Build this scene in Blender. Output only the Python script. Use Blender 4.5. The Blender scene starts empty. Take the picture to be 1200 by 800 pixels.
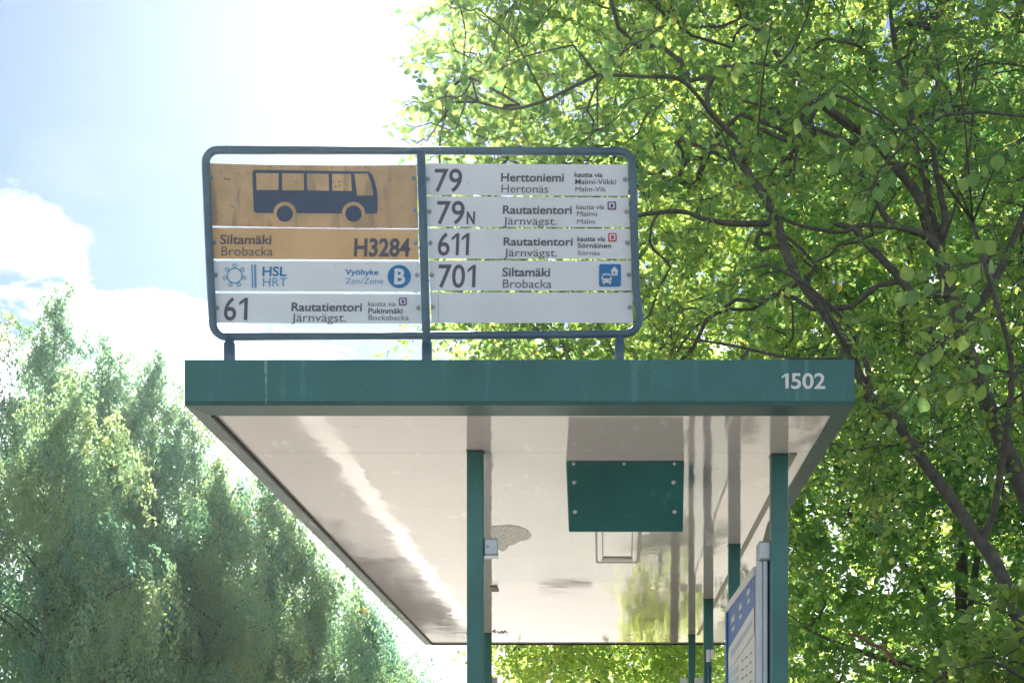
import bpy, math, random
import numpy as np
from mathutils import Vector, Matrix, Quaternion
R = math.radians
scene = bpy.context.scene
COL = scene.collection
rng = np.random.default_rng(7); random.seed(7)

# ------------------------------------------------------------------ camera
F = 1725.0; CX, CY = 695.0, 930.0; HC = 1.6       # focal length in px of a 1200 px wide frame, level camera 1.6 m up
cam = bpy.data.cameras.new('camera'); camo = bpy.data.objects.new('camera', cam); COL.objects.link(camo)
cam.sensor_width = 36; cam.lens = 36*F/1200
cam.shift_x = (600-CX)/1200; cam.shift_y = (CY-400)/1200
cam.clip_start = 0.05; cam.clip_end = 3000
camo.location = (0, 0, HC); camo.rotation_euler = (R(90), 0, 0)
scene.camera = camo

# ------------------------------------------------------------------ world and sun
SUN_AZ, SUN_EL = R(-7.6), R(29.5)
scene.view_settings.view_transform = 'Standard'; scene.view_settings.look = 'None'
scene.view_settings.gamma = 1; scene.view_settings.exposure = 1.62
scene.view_settings.use_curve_mapping = False
W = bpy.data.worlds.new('World'); scene.world = W; W.use_nodes = True
nt = W.node_tree; nt.nodes.clear(); N = nt.nodes; L = nt.links
def wn(t, **k):
    n = N.new(t)
    for a, v in k.items(): setattr(n, a, v)
    return n
def wmath(op, a, b=None, clamp=False):
    n = wn('ShaderNodeMath', operation=op, use_clamp=clamp)
    for i, v in enumerate((a, b)):
        if v is None: continue
        if isinstance(v, (int, float)): n.inputs[i].default_value = v
        else: L.new(v, n.inputs[i])
    return n.outputs[0]
sky = wn('ShaderNodeTexSky', sky_type='NISHITA', sun_disc=False)
sky.sun_elevation = SUN_EL; sky.sun_rotation = SUN_AZ
sky.air_density = .62; sky.dust_density = .07; sky.ozone_density = 1.0
tc = wn('ShaderNodeTexCoord')
sep = wn('ShaderNodeSeparateXYZ'); L.new(tc.outputs['Generated'], sep.inputs[0])
x, y, z = sep.outputs
hor = wmath('SQRT', wmath('ADD', wmath('MULTIPLY', x, x), wmath('MULTIPLY', y, y)))
elev = wmath('ARCTAN2', z, hor)
azi = wmath('ARCTAN2', x, y)
n1 = wn('ShaderNodeTexNoise'); n1.inputs['Scale'].default_value = 9; n1.inputs['Detail'].default_value = 8; n1.inputs['Roughness'].default_value = .55
mp = wn('ShaderNodeMapping'); mp.inputs['Scale'].default_value = (1, 1, 2.0); mp.inputs['Location'].default_value = (.3, .1, .0)
L.new(tc.outputs['Generated'], mp.inputs[0]); L.new(mp.outputs[0], n1.inputs['Vector'])
nz = wmath('SUBTRACT', n1.outputs['Fac'], .5)
def elevation_of(px, py): return math.atan2((CY-py)/F, math.hypot(1, (px-CX)/F))
# a low bank of cumulus all round the horizon, and drifting puffs above it
bank = wmath('MULTIPLY', wmath('SUBTRACT', wmath('ADD', elevation_of(280, 362), wmath('MULTIPLY', nz, .20)), elev), 90, True)
def puff(px, py, ra, re):
    a0 = math.atan2((px-CX), F); e0 = elevation_of(px, py)
    da = wmath('DIVIDE', wmath('SUBTRACT', azi, a0), ra); de = wmath('DIVIDE', wmath('SUBTRACT', elev, e0), re)
    d = wmath('SQRT', wmath('ADD', wmath('MULTIPLY', da, da), wmath('MULTIPLY', de, de)))
    return wmath('MULTIPLY', wmath('SUBTRACT', wmath('ADD', 1.0, wmath('MULTIPLY', nz, 3.6)), d), 2.2, True)
cl = wmath('MAXIMUM', bank, puff(8, 268, .052, .026))
cl = wmath('MAXIMUM', cl, puff(-420, 240, .12, .03))
cl = wmath('MAXIMUM', cl, puff(1500, 120, .2, .05))
n2 = wn('ShaderNodeTexNoise'); n2.inputs['Scale'].default_value = 2.2; n2.inputs['Detail'].default_value = 7
L.new(mp.outputs[0], n2.inputs['Vector'])
wisps = wmath('MULTIPLY', wmath('SUBTRACT', n2.outputs['Fac'], .60), 1.6, True)
cl = wmath('MAXIMUM', cl, wisps)
mixc = wn('ShaderNodeMix', data_type='RGBA'); L.new(cl, mixc.inputs['Factor'])
L.new(sky.outputs[0], mixc.inputs['A']); mixc.inputs['B'].default_value = (11.0, 11.2, 11.6, 1)
bg = wn('ShaderNodeBackground'); L.new(mixc.outputs['Result'], bg.inputs['Color']); bg.inputs['Strength'].default_value = .047
wo = wn('ShaderNodeOutputWorld'); L.new(bg.outputs[0], wo.inputs['Surface'])

sun = bpy.data.lights.new('sun', 'SUN'); sun.energy = 5.0; sun.angle = R(.53); sun.color = (1, .94, .84)
suno = bpy.data.objects.new('sun', sun); COL.objects.link(suno)
SV = Vector((math.sin(SUN_AZ)*math.cos(SUN_EL), math.cos(SUN_AZ)*math.cos(SUN_EL), math.sin(SUN_EL)))
suno.rotation_mode = 'QUATERNION'; suno.rotation_quaternion = SV.to_track_quat('Z', 'Y'); suno.location = SV*60
scene.cycles.max_bounces = 10; scene.cycles.transmission_bounces = 8; scene.cycles.diffuse_bounces = 6
scene.cycles.caustics_reflective = False; scene.cycles.caustics_refractive = False
scene.cycles.sample_clamp_indirect = 6

# ------------------------------------------------------------------ materials
def material(name, col, rough=.5, metal=0, var=.0, vscale=8, col2=None, bump=0, bscale=60, spec=.5, coord='pos',
             streak=None, dirt=None):
    m = bpy.data.materials.new(name); m.use_nodes = True
    t = m.node_tree; b = t.nodes['Principled BSDF']
    b.inputs['Roughness'].default_value = rough; b.inputs['Metallic'].default_value = metal
    b.inputs['Specular IOR Level'].default_value = spec
    b.inputs['Base Color'].default_value = (*col, 1)
    geo = t.nodes.new('ShaderNodeNewGeometry')
    out = None
    def noise(scale, detail=5, stretch=(1, 1, 1), rgh=.6):
        mp = t.nodes.new('ShaderNodeMapping'); mp.inputs['Scale'].default_value = stretch
        t.links.new(geo.outputs['Position'], mp.inputs[0])
        n = t.nodes.new('ShaderNodeTexNoise'); n.inputs['Scale'].default_value = scale
        n.inputs['Detail'].default_value = detail; n.inputs['Roughness'].default_value = rgh
        t.links.new(mp.outputs[0], n.inputs['Vector']); return n.outputs['Fac']
    def ramp(src, lo, hi):
        r = t.nodes.new('ShaderNodeMapRange'); r.inputs['From Min'].default_value = lo; r.inputs['From Max'].default_value = hi
        t.links.new(src, r.inputs['Value']); return r.outputs[0]
    def mix(fac, a, bcol):
        x = t.nodes.new('ShaderNodeMix'); x.data_type = 'RGBA'; t.links.new(fac, x.inputs['Factor'])
        if isinstance(a, tuple): x.inputs['A'].default_value = (*a, 1)
        else: t.links.new(a, x.inputs['A'])
        x.inputs['B'].default_value = (*bcol, 1); return x.outputs['Result']
    cur = col
    if var:
        c2 = col2 or tuple(c*(1-var) for c in col)
        cur = mix(ramp(noise(vscale), .3, .7), cur, c2)
    if streak:      # (colour, scale, threshold, stretch)
        cur = mix(ramp(noise(streak[1], 6, streak[3]), streak[2], streak[2]+.12), cur, streak[0])
    if dirt:        # (colour, scale, threshold)
        cur = mix(ramp(noise(dirt[1], 3), dirt[2], dirt[2]+.04), cur, dirt[0])
    if not isinstance(cur, tuple): t.links.new(cur, b.inputs['Base Color'])
    if bump:
        bn = t.nodes.new('ShaderNodeBump'); bn.inputs['Strength'].default_value = bump; bn.inputs['Distance'].default_value = .01
        t.links.new(noise(bscale), bn.inputs['Height']); t.links.new(bn.outputs[0], b.inputs['Normal'])
    return m
M = {}
M['green'] = material('green_paint', (.034, .195, .190), .38, var=.3, vscale=5, bump=.02, bscale=150,
                      streak=((.07, .26, .25), 22, .60, (1, 1, .12)), dirt=((.20, .32, .30), 70, .715))
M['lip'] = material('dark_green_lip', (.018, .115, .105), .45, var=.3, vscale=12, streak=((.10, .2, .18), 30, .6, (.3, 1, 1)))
M['sage'] = material('reflection_tinted_green', (.10, .20, .185), .4, var=.4, vscale=7, streak=((.35, .42, .38), 14, .55, (1, .2, 1)))  # pale tone and streaks put the left lip's reflection into the colour
M['bluegrey'] = material('blue_grey_enamel', (.11, .20, .27), .42, var=.35, vscale=9, dirt=((.28, .36, .42), 70, .68),
                         streak=((.16, .24, .3), 25, .62, (.3, 1, 1)))
M['steel'] = material('galvanised_steel', (.42, .46, .50), .4, .6, var=.3, vscale=25)
M['alu'] = material('aluminium', (.46, .53, .58), .38, .5, var=.2, vscale=12)
M['alu_light'] = material('pale_aluminium', (.70, .75, .78), .35, .3, var=.15)
M['dark'] = material('dark_rubber', (.03, .035, .04), .6)
M['seam'] = material('grey_sealant', (.22, .20, .17), .6)
M['strip'] = material('taupe_strip', (.34, .31, .27), .4, var=.2)
M['white_print'] = material('white_print', (.78, .80, .80), .5)
M['panel'] = material('white_panel', (.84, .89, .94), .35, var=.10, vscale=6, dirt=((.42, .45, .46), 60, .72), bump=.01)
M['orange'] = material('orange_panel', (.80, .53, .25), .45, var=.2, vscale=6, bump=.01)
M['orange_dirty'] = material('dirty_orange_panel', (.74, .50, .26), .5, var=.38, vscale=10, streak=((.38, .29, .17), 34, .52, (1, 1, .16)),
                             dirt=((.16, .14, .09), 55, .66))
M['ink'] = material('grey_ink', (.11, .112, .145), .5)
M['ink_light'] = material('light_grey_ink', (.13, .135, .155), .5)
M['bus_ink'] = material('navy_print', (.055, .095, .17), .5, var=.25, vscale=30)
M['blue'] = material('sky_blue_print', (.012, .20, .50), .45)
M['blue_light'] = material('pale_blue_print', (.10, .34, .60), .45)
M['purple'] = material('purple_print', (.20, .09, .33), .5)
M['red'] = material('red_print', (.62, .09, .13), .5)
M['poster_blue'] = material('poster_blue', (.02, .14, .50), .4, var=.15)
M['poster_white'] = material('poster_white', (.72, .73, .75), .4, var=.08)
M['poster_pale'] = material('poster_pale_blue', (.42, .55, .72), .4)
M['asphalt'] = material('asphalt', (.20, .19, .18), .85, var=.2, vscale=1.2, bump=.4, bscale=120)
M['pavement'] = material('pavement', (.36, .33, .30), .8, var=.16, vscale=1.5, bump=.3, bscale=100)
M['kerb'] = material('granite_kerb', (.50, .47, .43), .7, var=.15, vscale=14, bump=.2)
M['grass'] = material('grass', (.075, .115, .028), .9, var=.5, vscale=1.2, col2=(.11, .12, .035), bump=.5, bscale=30)
M['iron'] = material('cast_iron', (.03, .029, .028), .95, 0, spec=.05, bump=.3, bscale=60)
M['bark'] = material('dark_bark', (.075, .07, .07), .85, var=.4, vscale=20, bump=.8, bscale=50, col2=(.17, .16, .14))
M['dead'] = material('reddish_dead_wood', (.32, .16, .12), .8, var=.3, vscale=20)
M['birch_bark'] = material('birch_bark', (.30, .29, .26), .7, streak=((.04, .035, .03), 6, .56, (.4, .4, 3)), bump=.3)

# soffit: glossy white laminate, slightly wavy, with old marks
def soffit_material():
    m = bpy.data.materials.new('glossy_white_laminate'); m.use_nodes = True
    t = m.node_tree; b = t.nodes['Principled BSDF']; geo = t.nodes.new('ShaderNodeNewGeometry')
    def nz(scale, detail, stretch=(1, 1, 1), off=(0, 0, 0)):
        mp = t.nodes.new('ShaderNodeMapping'); mp.inputs['Scale'].default_value = stretch; mp.inputs['Location'].default_value = off
        t.links.new(geo.outputs['Position'], mp.inputs[0])
        n = t.nodes.new('ShaderNodeTexNoise'); n.inputs['Scale'].default_value = scale; n.inputs['Detail'].default_value = detail
        t.links.new(mp.outputs[0], n.inputs['Vector']); return n.outputs['Fac']
    def mr(s, lo, hi, a=0, c=1):
        r = t.nodes.new('ShaderNodeMapRange')
        for k, v in (('From Min', lo), ('From Max', hi), ('To Min', a), ('To Max', c)): r.inputs[k].default_value = v
        t.links.new(s, r.inputs['Value']); return r.outputs[0]
    def mx(f, a, c):
        x = t.nodes.new('ShaderNodeMix'); x.data_type = 'RGBA'; t.links.new(f, x.inputs['Factor'])
        if isinstance(a, tuple): x.inputs['A'].default_value = (*a, 1)
        else: t.links.new(a, x.inputs['A'])
        x.inputs['B'].default_value = (*c, 1); return x.outputs['Result']
    c = mx(mr(nz(2.2, 6, (1, .5, 1)), .35, .65), (.85, .795, .77), (.79, .735, .715))
    c = mx(mr(nz(9, 3, (1.6, .45, 1)), .655, .70, 0, .7), c, (.95, .93, .90))       # pale paint flecks
    c = mx(mr(nz(26, 2, (1.2, .5, 1), (3, 1, 0)), .68, .72, 0, .6), c, (.95, .93, .90))
    c = mx(mr(nz(60, 3, (.22, .9, 1), (7, 1, 0)), .70, .74, 0, .55), c, (.30, .28, .24))   # short dark scratches
    t.links.new(c, b.inputs['Base Color'])
    t.links.new(mr(nz(5, 5), .3, .7, .025, .07), b.inputs['Roughness'])
    b.inputs['Specular IOR Level'].default_value = .22
    bn = t.nodes.new('ShaderNodeBump'); bn.inputs['Strength'].default_value = .11; bn.inputs['Distance'].default_value = .010
    t.links.new(nz(4.0, 3, (1, .6, 1)), bn.inputs['Height']); t.links.new(bn.outputs[0], b.inputs['Normal'])
    return m
M['soffit'] = soffit_material()

def crackle_material():
    m = bpy.data.materials.new('crackled_glue_residue'); m.use_nodes = True
    t = m.node_tree; b = t.nodes['Principled BSDF']; geo = t.nodes.new('ShaderNodeNewGeometry')
    n = t.nodes.new('ShaderNodeTexNoise'); n.inputs['Scale'].default_value = 42; n.inputs['Detail'].default_value = 2
    v = t.nodes.new('ShaderNodeTexVoronoi'); v.feature = 'DISTANCE_TO_EDGE'; v.inputs['Scale'].default_value = 75
    mp = t.nodes.new('ShaderNodeMapping'); mp.inputs['Scale'].default_value = (1.3, .42, 1)
    t.links.new(geo.outputs['Position'], mp.inputs[0]); t.links.new(mp.outputs[0], n.inputs['Vector'])
    va = t.nodes.new('ShaderNodeMix'); va.data_type = 'VECTOR'; va.inputs['Factor'].default_value = .035; t.links.new(mp.outputs[0], va.inputs['A']); t.links.new(n.outputs['Color'], va.inputs['B']); t.links.new(va.outputs['Result'], v.inputs['Vector'])
    r = t.nodes.new('ShaderNodeMapRange'); r.inputs['From Min'].default_value = .02; r.inputs['From Max'].default_value = .10
    t.links.new(v.outputs['Distance'], r.inputs['Value'])
    x = t.nodes.new('ShaderNodeMix'); x.data_type = 'RGBA'; t.links.new(r.outputs[0], x.inputs['Factor'])
    x.inputs['A'].default_value = (.20, .19, .16, 1); x.inputs['B'].default_value = (.70, .69, .62, 1)
    t.links.new(x.outputs['Result'], b.inputs['Base Color']); b.inputs['Roughness'].default_value = .4
    return m
M['crackle'] = crackle_material()

def glass_material():
    m = bpy.data.materials.new('window_glass'); m.use_nodes = True
    b = m.node_tree.nodes['Principled BSDF']; b.inputs['Transmission Weight'].default_value = 1
    b.inputs['Roughness'].default_value = .02; b.inputs['IOR'].default_value = 1.45; b.inputs['Base Color'].default_value = (.93, .98, .97, 1)
    return m
M['glass'] = glass_material()

def leaf_material(name, stops, trans, tmix=.5, rough=.4):
    m = bpy.data.materials.new(name); m.use_nodes = True
    t = m.node_tree; t.nodes.clear()
    at = t.nodes.new('ShaderNodeAttribute'); at.attribute_name = 'tone'
    cr = t.nodes.new('ShaderNodeValToRGB'); cr2 = t.nodes.new('ShaderNodeValToRGB')
    for r, ss in ((cr, stops), (cr2, trans)):
        r.color_ramp.elements[0].position = ss[0][0]; r.color_ramp.elements[0].color = (*ss[0][1], 1)
        r.color_ramp.elements[1].position = ss[-1][0]; r.color_ramp.elements[1].color = (*ss[-1][1], 1)
        for p, c in ss[1:-1]:
            e = r.color_ramp.elements.new(p); e.color = (*c, 1)
        t.links.new(at.outputs['Fac'], r.inputs[0])
    b = t.nodes.new('ShaderNodeBsdfPrincipled'); b.inputs['Roughness'].default_value = rough
    b.inputs['Specular IOR Level'].default_value = .9
    t.links.new(cr.outputs[0], b.inputs['Base Color'])
    tr = t.nodes.new('ShaderNodeBsdfTranslucent'); t.links.new(cr2.outputs[0], tr.inputs['Color'])
    mx = t.nodes.new('ShaderNodeMixShader'); mx.inputs[0].default_value = tmix
    t.links.new(b.outputs[0], mx.inputs[1]); t.links.new(tr.outputs[0], mx.inputs[2])
    o = t.nodes.new('ShaderNodeOutputMaterial'); t.links.new(mx.outputs[0], o.inputs[0]); return m
M['leaf'] = leaf_material('broad_leaf', [(0, (.085, .180, .115)), (.6, (.14, .225, .115)), (.9, (.15, .23, .08)), (1, (.26, .24, .05))],
                          [(0, (.24, .50, .18)), (.6, (.46, .70, .16)), (.9, (.76, .90, .20)), (1, (.92, .82, .16))], .68)
M['birch_leaf'] = leaf_material('birch_leaf', [(0, (.11, .23, .19)), (.6, (.21, .32, .23)), (.93, (.27, .37, .20)), (1, (.45, .28, .04))],
                          [(0, (.20, .48, .28)), (.6, (.42, .66, .30)), (.93, (.60, .72, .28)), (1, (.75, .45, .06))], .52, .36)

# ------------------------------------------------------------------ helpers
def P(px, py, Y): return Vector(((px-CX)/F*Y, Y, HC+(CY-py)/F*Y))
def world_loc(o):
    v = Vector((0, 0, 0))
    while o is not None: v += o.location; o = o.parent
    return v
def props(o, label=None, cat=None, group=None, kind=None):
    if label: o['label'] = label
    if cat: o['category'] = cat
    if group: o['group'] = group
    if kind: o['kind'] = kind
    return o
def thing(name, loc, label, cat, group=None):
    o = bpy.data.objects.new(name, None); o.empty_display_size = .2; COL.objects.link(o); o.location = loc
    return props(o, label, cat, group)
def link_mesh(name, me, mat, parent=None, origin=(0, 0, 0)):
    if mat is not None and not me.materials: me.materials.append(mat)
    o = bpy.data.objects.new(name, me); COL.objects.link(o)
    if parent is not None:
        o.parent = parent; o.location = Vector(origin)-world_loc(parent)
    else: o.location = origin
    return o
def mesh_obj(name, verts, faces, mat, parent=None, smooth=False, label=None, **k):
    vs = [Vector(v) for v in verts]
    lo = Vector([min(v[i] for v in vs) for i in range(3)]); hi = Vector([max(v[i] for v in vs) for i in range(3)])
    c = (lo+hi)/2
    me = bpy.data.meshes.new(name); me.from_pydata([tuple(v-c) for v in vs], [], faces)
    if smooth: me.polygons.foreach_set('use_smooth', [True]*len(me.polygons))
    me.update()
    o = link_mesh(name, me, mat, parent, c); return props(o, label, **k)
class MB:
    def __init__(s): s.v = []; s.f = []
    def add(s, vs, fs):
        n = len(s.v); s.v += [tuple(v) for v in vs]; s.f += [tuple(i+n for i in f) for f in fs]; return s
    def box(s, lo, hi):
        (a, b, c), (d, e, f) = lo, hi
        return s.add([(a, b, c), (d, b, c), (d, e, c), (a, e, c), (a, b, f), (d, b, f), (d, e, f), (a, e, f)],
                     [(3, 2, 1, 0), (4, 5, 6, 7), (0, 1, 5, 4), (1, 2, 6, 5), (2, 3, 7, 6), (3, 0, 4, 7)])
    def hexa(s, p):      # bottom four then top four
        return s.add(p, [(3, 2, 1, 0), (4, 5, 6, 7), (0, 1, 5, 4), (1, 2, 6, 5), (2, 3, 7, 6), (3, 0, 4, 7)])
    def tube(s, pts, rad, n=8, closed=False, cap=True):
        pts = [Vector(p) for p in pts]; m = len(pts)
        if not hasattr(rad, '__len__'): rad = [rad]*m
        vs = []; ref = None
        for i, p in enumerate(pts):
            if closed: t = pts[(i+1) % m]-pts[i-1]
            else: t = pts[min(i+1, m-1)]-pts[max(i-1, 0)]
            t = t.normalized() if t.length > 1e-9 else Vector((0, 0, 1))
            if ref is None: ref = t.orthogonal().normalized()
            ref = (ref-t*ref.dot(t)); ref = ref.normalized() if ref.length > 1e-6 else t.orthogonal().normalized()
            b = t.cross(ref)
            for k in range(n):
                a = 2*math.pi*k/n; vs.append(p+(ref*math.cos(a)+b*math.sin(a))*rad[i])
        fs = []
        for i in range(m if closed else m-1):
            for k in range(n):
                j = (i+1) % m
                fs.append((i*n+k, i*n+(k+1) % n, j*n+(k+1) % n, j*n+k))
        if cap and not closed: fs += [tuple(range(n))[::-1], tuple(range((m-1)*n, m*n))]
        return s.add(vs, fs)
    def build(s, name, mat, parent=None, **k): return mesh_obj(name, s.v, s.f, mat, parent, **k)
def bevel(o, w=.003, seg=2):
    m = o.modifiers.new('bevel', 'BEVEL'); m.width = w; m.segments = seg; m.limit_method = 'ANGLE'; return o

# ------------------------------------------------------------------ ground, road, pavement
def sheet(name, x0, x1, y0, y1, z0, z1, mat, label):
    return MB().box((x0, y0, z0), (x1, y1, z1)).build(name, mat, kind='structure', label=label)
mesh_obj('ground', [(-900, -900, -.16), (900, -900, -.16), (900, 1500, -.16), (-900, 1500, -.16)], [(0, 1, 2, 3)], M['grass'],
         kind='structure', label='open grass ground reaching to the horizon')
sheet('road', -9.6, -2.76, -60, 300, -.30, -.13, M['asphalt'], 'grey asphalt road running past the bus shelter')
sheet('pavement', -2.495, 2.6, -60, 300, -.30, 0, M['pavement'], 'light grey pavement under the bus shelter')
sheet('grass_verge', 2.6, 60, -60, 300, -.30, .02, M['grass'], 'grassy verge behind the bus shelter')
kb = MB()
for k in range(-6, 45):
    j = random.uniform(-.008, .008)
    kb.box((-2.755+j, k*1.0+.006, -.30), (-2.50, k*1.0+.994, .012+random.uniform(-.003, .003)))
kb.build('kerb', M['kerb'], kind='structure', label='pale granite kerb between pavement and road')

mc = thing('manhole_cover', (-.46, 24.6, 0), 'round cast iron manhole cover set in the pavement behind the shelter', 'manhole cover')
def disc(c, r, n=32, z0=-.01, z1=.012):
    b = MB(); vs = [(c[0]+r*math.cos(2*math.pi*i/n), c[1]+r*math.sin(2*math.pi*i/n), z) for z in (z0, z1) for i in range(n)]
    b.add(vs, [tuple(range(n, 2*n)), tuple(range(n))[::-1]]+[(i, (i+1) % n, n+(i+1) % n, n+i) for i in range(n)]); return b
disc((-.46, 24.6), .46).build('rim', M['iron'], mc)
disc((-.46, 24.6), .40, z0=.013, z1=.020).build('lid', M['iron'], mc)

# ------------------------------------------------------------------ bus shelter
H = .961; ZS = HC+H                         # soffit height
def SP(px, py, dz=0):                       # a point of the soffit plane (dz below it)
    Y = (H-dz)*F/(CY-py); return Vector(((px-CX)/F*Y, Y, ZS-dz))
shelter = thing('bus_shelter', (-.1, 6.5, 0), 'bus shelter with green posts and fascia under a glossy white ceiling', 'bus shelter')
FL = H-.006                                 # flange underside lies 6 mm lower than the ceiling
ZF = HC+FL
Y0 = F*FL/(CY-475)                          # front fascia plane
def fx(px, Y): return (px-CX)/F*Y
XL0, XR0 = fx(216.3, Y0), fx(1001.5, Y0)
YB = 9.42; XLB = fx(498.5, YB); XRB = .95
ZT = HC+(CY-421.5)/F*Y0
# outline of the roof seen from above: front left, back left, back right, widening point, front right
out = [(XL0, Y0), (XLB, YB), (XRB, YB), (.664, 5.25), (XR0, Y0)]
inn = [(fx(245, 3.70), 3.72), (fx(505.5, 9.4), 9.405), (XRB-.04, 9.405), (.622, 5.25), (fx(975.5, 3.72), 3.72)]
# soffit panels (joints across the roof at the post rows)
def soffit_piece(pts, z=ZS):
    n = len(pts); vs = [(a, b, z) for a, b in pts]+[(a, b, z+.02) for a, b in pts]
    return vs, [tuple(range(n))[::-1], tuple(range(n, 2*n))]+[(i, (i+1) % n, n+(i+1) % n, n+i) for i in range(n)]
def xl(Y): t = (Y-inn[0][1])/(inn[1][1]-inn[0][1]); return inn[0][0]+(inn[1][0]-inn[0][0])*t
def xr(Y):
    a, b = (inn[4], inn[3]) if Y <= 5.25 else (inn[3], inn[2])
    t = (Y-a[1])/(b[1]-a[1]); return a[0]+(b[0]-a[0])*t
joints = [3.72, 4.145, 8.90, 9.40]
for a, b in zip(joints[:-1], joints[1:]):
    pts = [(xl(a), a+.001), (xl(b), b-.001)]+[(xr(b), b-.001)]+([(xr(5.25), 5.25)] if a < 5.25 < b else [])+[(xr(a), a+.001)]
    vs, fs = soffit_piece([(p[0], p[1]) for p in pts[::-1]]); mesh_obj('soffit_panel', vs, fs, M['soffit'], shelter)
for Yj in joints[1:-1]: MB().box((xl(Yj), Yj-.0009, ZS+.0005), (xr(Yj), Yj+.0009, ZS+.015)).build('soffit_joint', M['seam'], shelter)
# flange (under lip) and fascias
def flange(i, j, mat, lab=None):
    o1, o2, i1, i2 = out[i], out[j], inn[i], inn[j]
    return MB().hexa([(*o1, ZF), (*o2, ZF), (*i2, ZF), (*i1, ZF), (*o1, ZF+.010), (*o2, ZF+.010), (*i2, ZF+.010), (*i1, ZF+.010)]).build('fascia_lip', mat, shelter, label=lab)
flange(0, 1, M['sage'], 'lip along the left roof edge, its reflection put into a pale colour'); flange(4, 0, M['lip']); flange(3, 4, M['lip']); flange(2, 3, M['lip']); flange(1, 2, M['soffit'])
# dark seam profile between lip and soffit on the left
dg = MB()
for a, b in ((0, 1), (1, 2)):
    pa, pb = Vector((*inn[a], 0)), Vector((*inn[b], 0)); d = (pb-pa).normalized(); n = Vector((d.y, -d.x, 0))*.007
    dg.hexa([(pa.x, pa.y, ZF-.003), (pb.x, pb.y, ZF-.003), (pb.x+n.x, pb.y+n.y, ZF-.003), (pa.x+n.x, pa.y+n.y, ZF-.003),
             (pa.x, pa.y, ZS-.0005), (pb.x, pb.y, ZS-.0005), (pb.x+n.x, pb.y+n.y, ZS-.0005), (pa.x+n.x, pa.y+n.y, ZS-.0005)])
dg.build('edge_gasket', M['dark'], shelter)
def fascia(i, j, lab=None, z0=ZF+.0105, th=.012):
    a, b = Vector((*out[i], 0)), Vector((*out[j], 0)); d = (b-a).normalized(); n = Vector((-d.y, d.x, 0))
    c = sum((Vector((*p, 0)) for p in out), Vector())/5
    if n.dot(c-a) < 0: n = -n
    n *= th
    o = MB().hexa([(a.x, a.y, z0), (b.x, b.y, z0), (b.x+n.x, b.y+n.y, z0), (a.x+n.x, a.y+n.y, z0),
                   (a.x, a.y, ZT), (b.x, b.y, ZT), (b.x+n.x, b.y+n.y, ZT), (a.x+n.x, a.y+n.y, ZT)]).build('fascia', M['green'], shelter, label=lab)
    return o
front = fascia(4, 0, 'green front fascia carrying the shelter number')
# side and back fascias start behind the front one
sv = list(out); out[0] = (XL0+.0005, Y0+.013); out[4] = (XR0-.0005, Y0+.013)
fascia(0, 1); fascia(1, 2); fascia(2, 3); fascia(3, 4); out = sv
vs = [(a*(.985), b+(.03 if b < 5 else -.03 if b > 9 else 0), z) for z in (ZS+.03, ZS+.075) for a, b in out]
n = 5
mesh_obj('roof_sheet', vs, [tuple(range(n))[::-1], tuple(range(n, 2*n))]+[(i, (i+1) % n, n+(i+1) % n, n+i) for i in range(n)], M['steel'], shelter)
# screws along left lip
def screw(c, r, mat, parent, axis='z', name='screw'):
    ax = {'z': Vector((0, 0, -1)), 'y': Vector((0, -1, 0)), 'x': Vector((-1, 0, 0))}[axis]
    c = Vector(c); b = MB().tube([c, c+ax*r*.35, c+ax*r*.6], [r, r*.85, r*.35], 10)
    return b.build(name, mat, parent, smooth=False)
for px, py in ((339, 582), (401, 647), (445, 693), (474, 721)):
    p = SP(px, py, .006); screw((p.x, p.y, ZF), .004, M['dark'], shelter)
# posts
def post(px, py, w, lab=None, d=None, y=None):
    c = SP(px, py); w2 = w/2; d = d or w
    return bevel(MB().box((c.x-w2, c.y, 0), (c.x+w2, c.y+d, ZS-.001)).build('post', M['green'], shelter, label=lab), .004), c
posts = {}
for key, px, py, w, lab in (('fl', 556.5, 527, .046, 'front left post with a bracket clipped to it'), ('bl', 571.5, 741, .044, None), ('r1', 914, 531, .048, 'front right post beside the notice board'),
                       ('r2', 861, 637, .045, None), ('r3', 830.5, 701, .047, None), ('r4', 811, 743, .042, None)):
    o, c = post(px, py, w, lab); posts[key] = c
    MB().box((c.x-w/2-.002, c.y-.002, ZS-.002), (c.x+w/2+.002, c.y+w+.002, ZS-.0012)).build('post_flange', M['seam'], shelter)
# strip on the ceiling beside the right hand posts
a, b = posts['r1'], posts['r4']
MB().hexa([(a.x+.030, a.y, ZS-.003), (b.x+.028, b.y, ZS-.003), (b.x+.046, b.y, ZS-.003), (a.x+.048, a.y, ZS-.003),
           (a.x+.030, a.y, ZS-.0005), (b.x+.028, b.y, ZS-.0005), (b.x+.046, b.y, ZS-.0005), (a.x+.048, a.y, ZS-.0005)]).build('ceiling_strip', M['strip'], shelter)
# glass walls
ZG = 2.24
def pane(p, q, z0=.35, z1=ZG):
    p = Vector(p); q = Vector(q); d = (q-p).normalized(); n = Vector((-d.y, d.x))*.004; vs = []
    for z in (z0, z1): vs += [(p.x-n.x, p.y-n.y, z), (q.x-n.x, q.y-n.y, z), (q.x+n.x, q.y+n.y, z), (p.x+n.x, p.y+n.y, z)]
    return MB().hexa(vs).build('glass_pane', M['glass'], shelter)
for k1, k2 in (('r2', 'r3'), ('r3', 'r4')):
    u, v = posts[k1], posts[k2]; pane((u.x, u.y+.05), (v.x, v.y-.01))
pane((posts['bl'].x+.03, posts['bl'].y+.10), (posts['r4'].x-.03, posts['bl'].y+.10))
for px in (579, 801, 818):
    c = P(px, 799, 8.85); bevel(MB().box((c.x-.022, c.y-.02, ZG+.02), (c.x+.022, c.y+.0, ZG+.06)).build('glass_clamp', M['alu_light'], shelter), .003)
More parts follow.
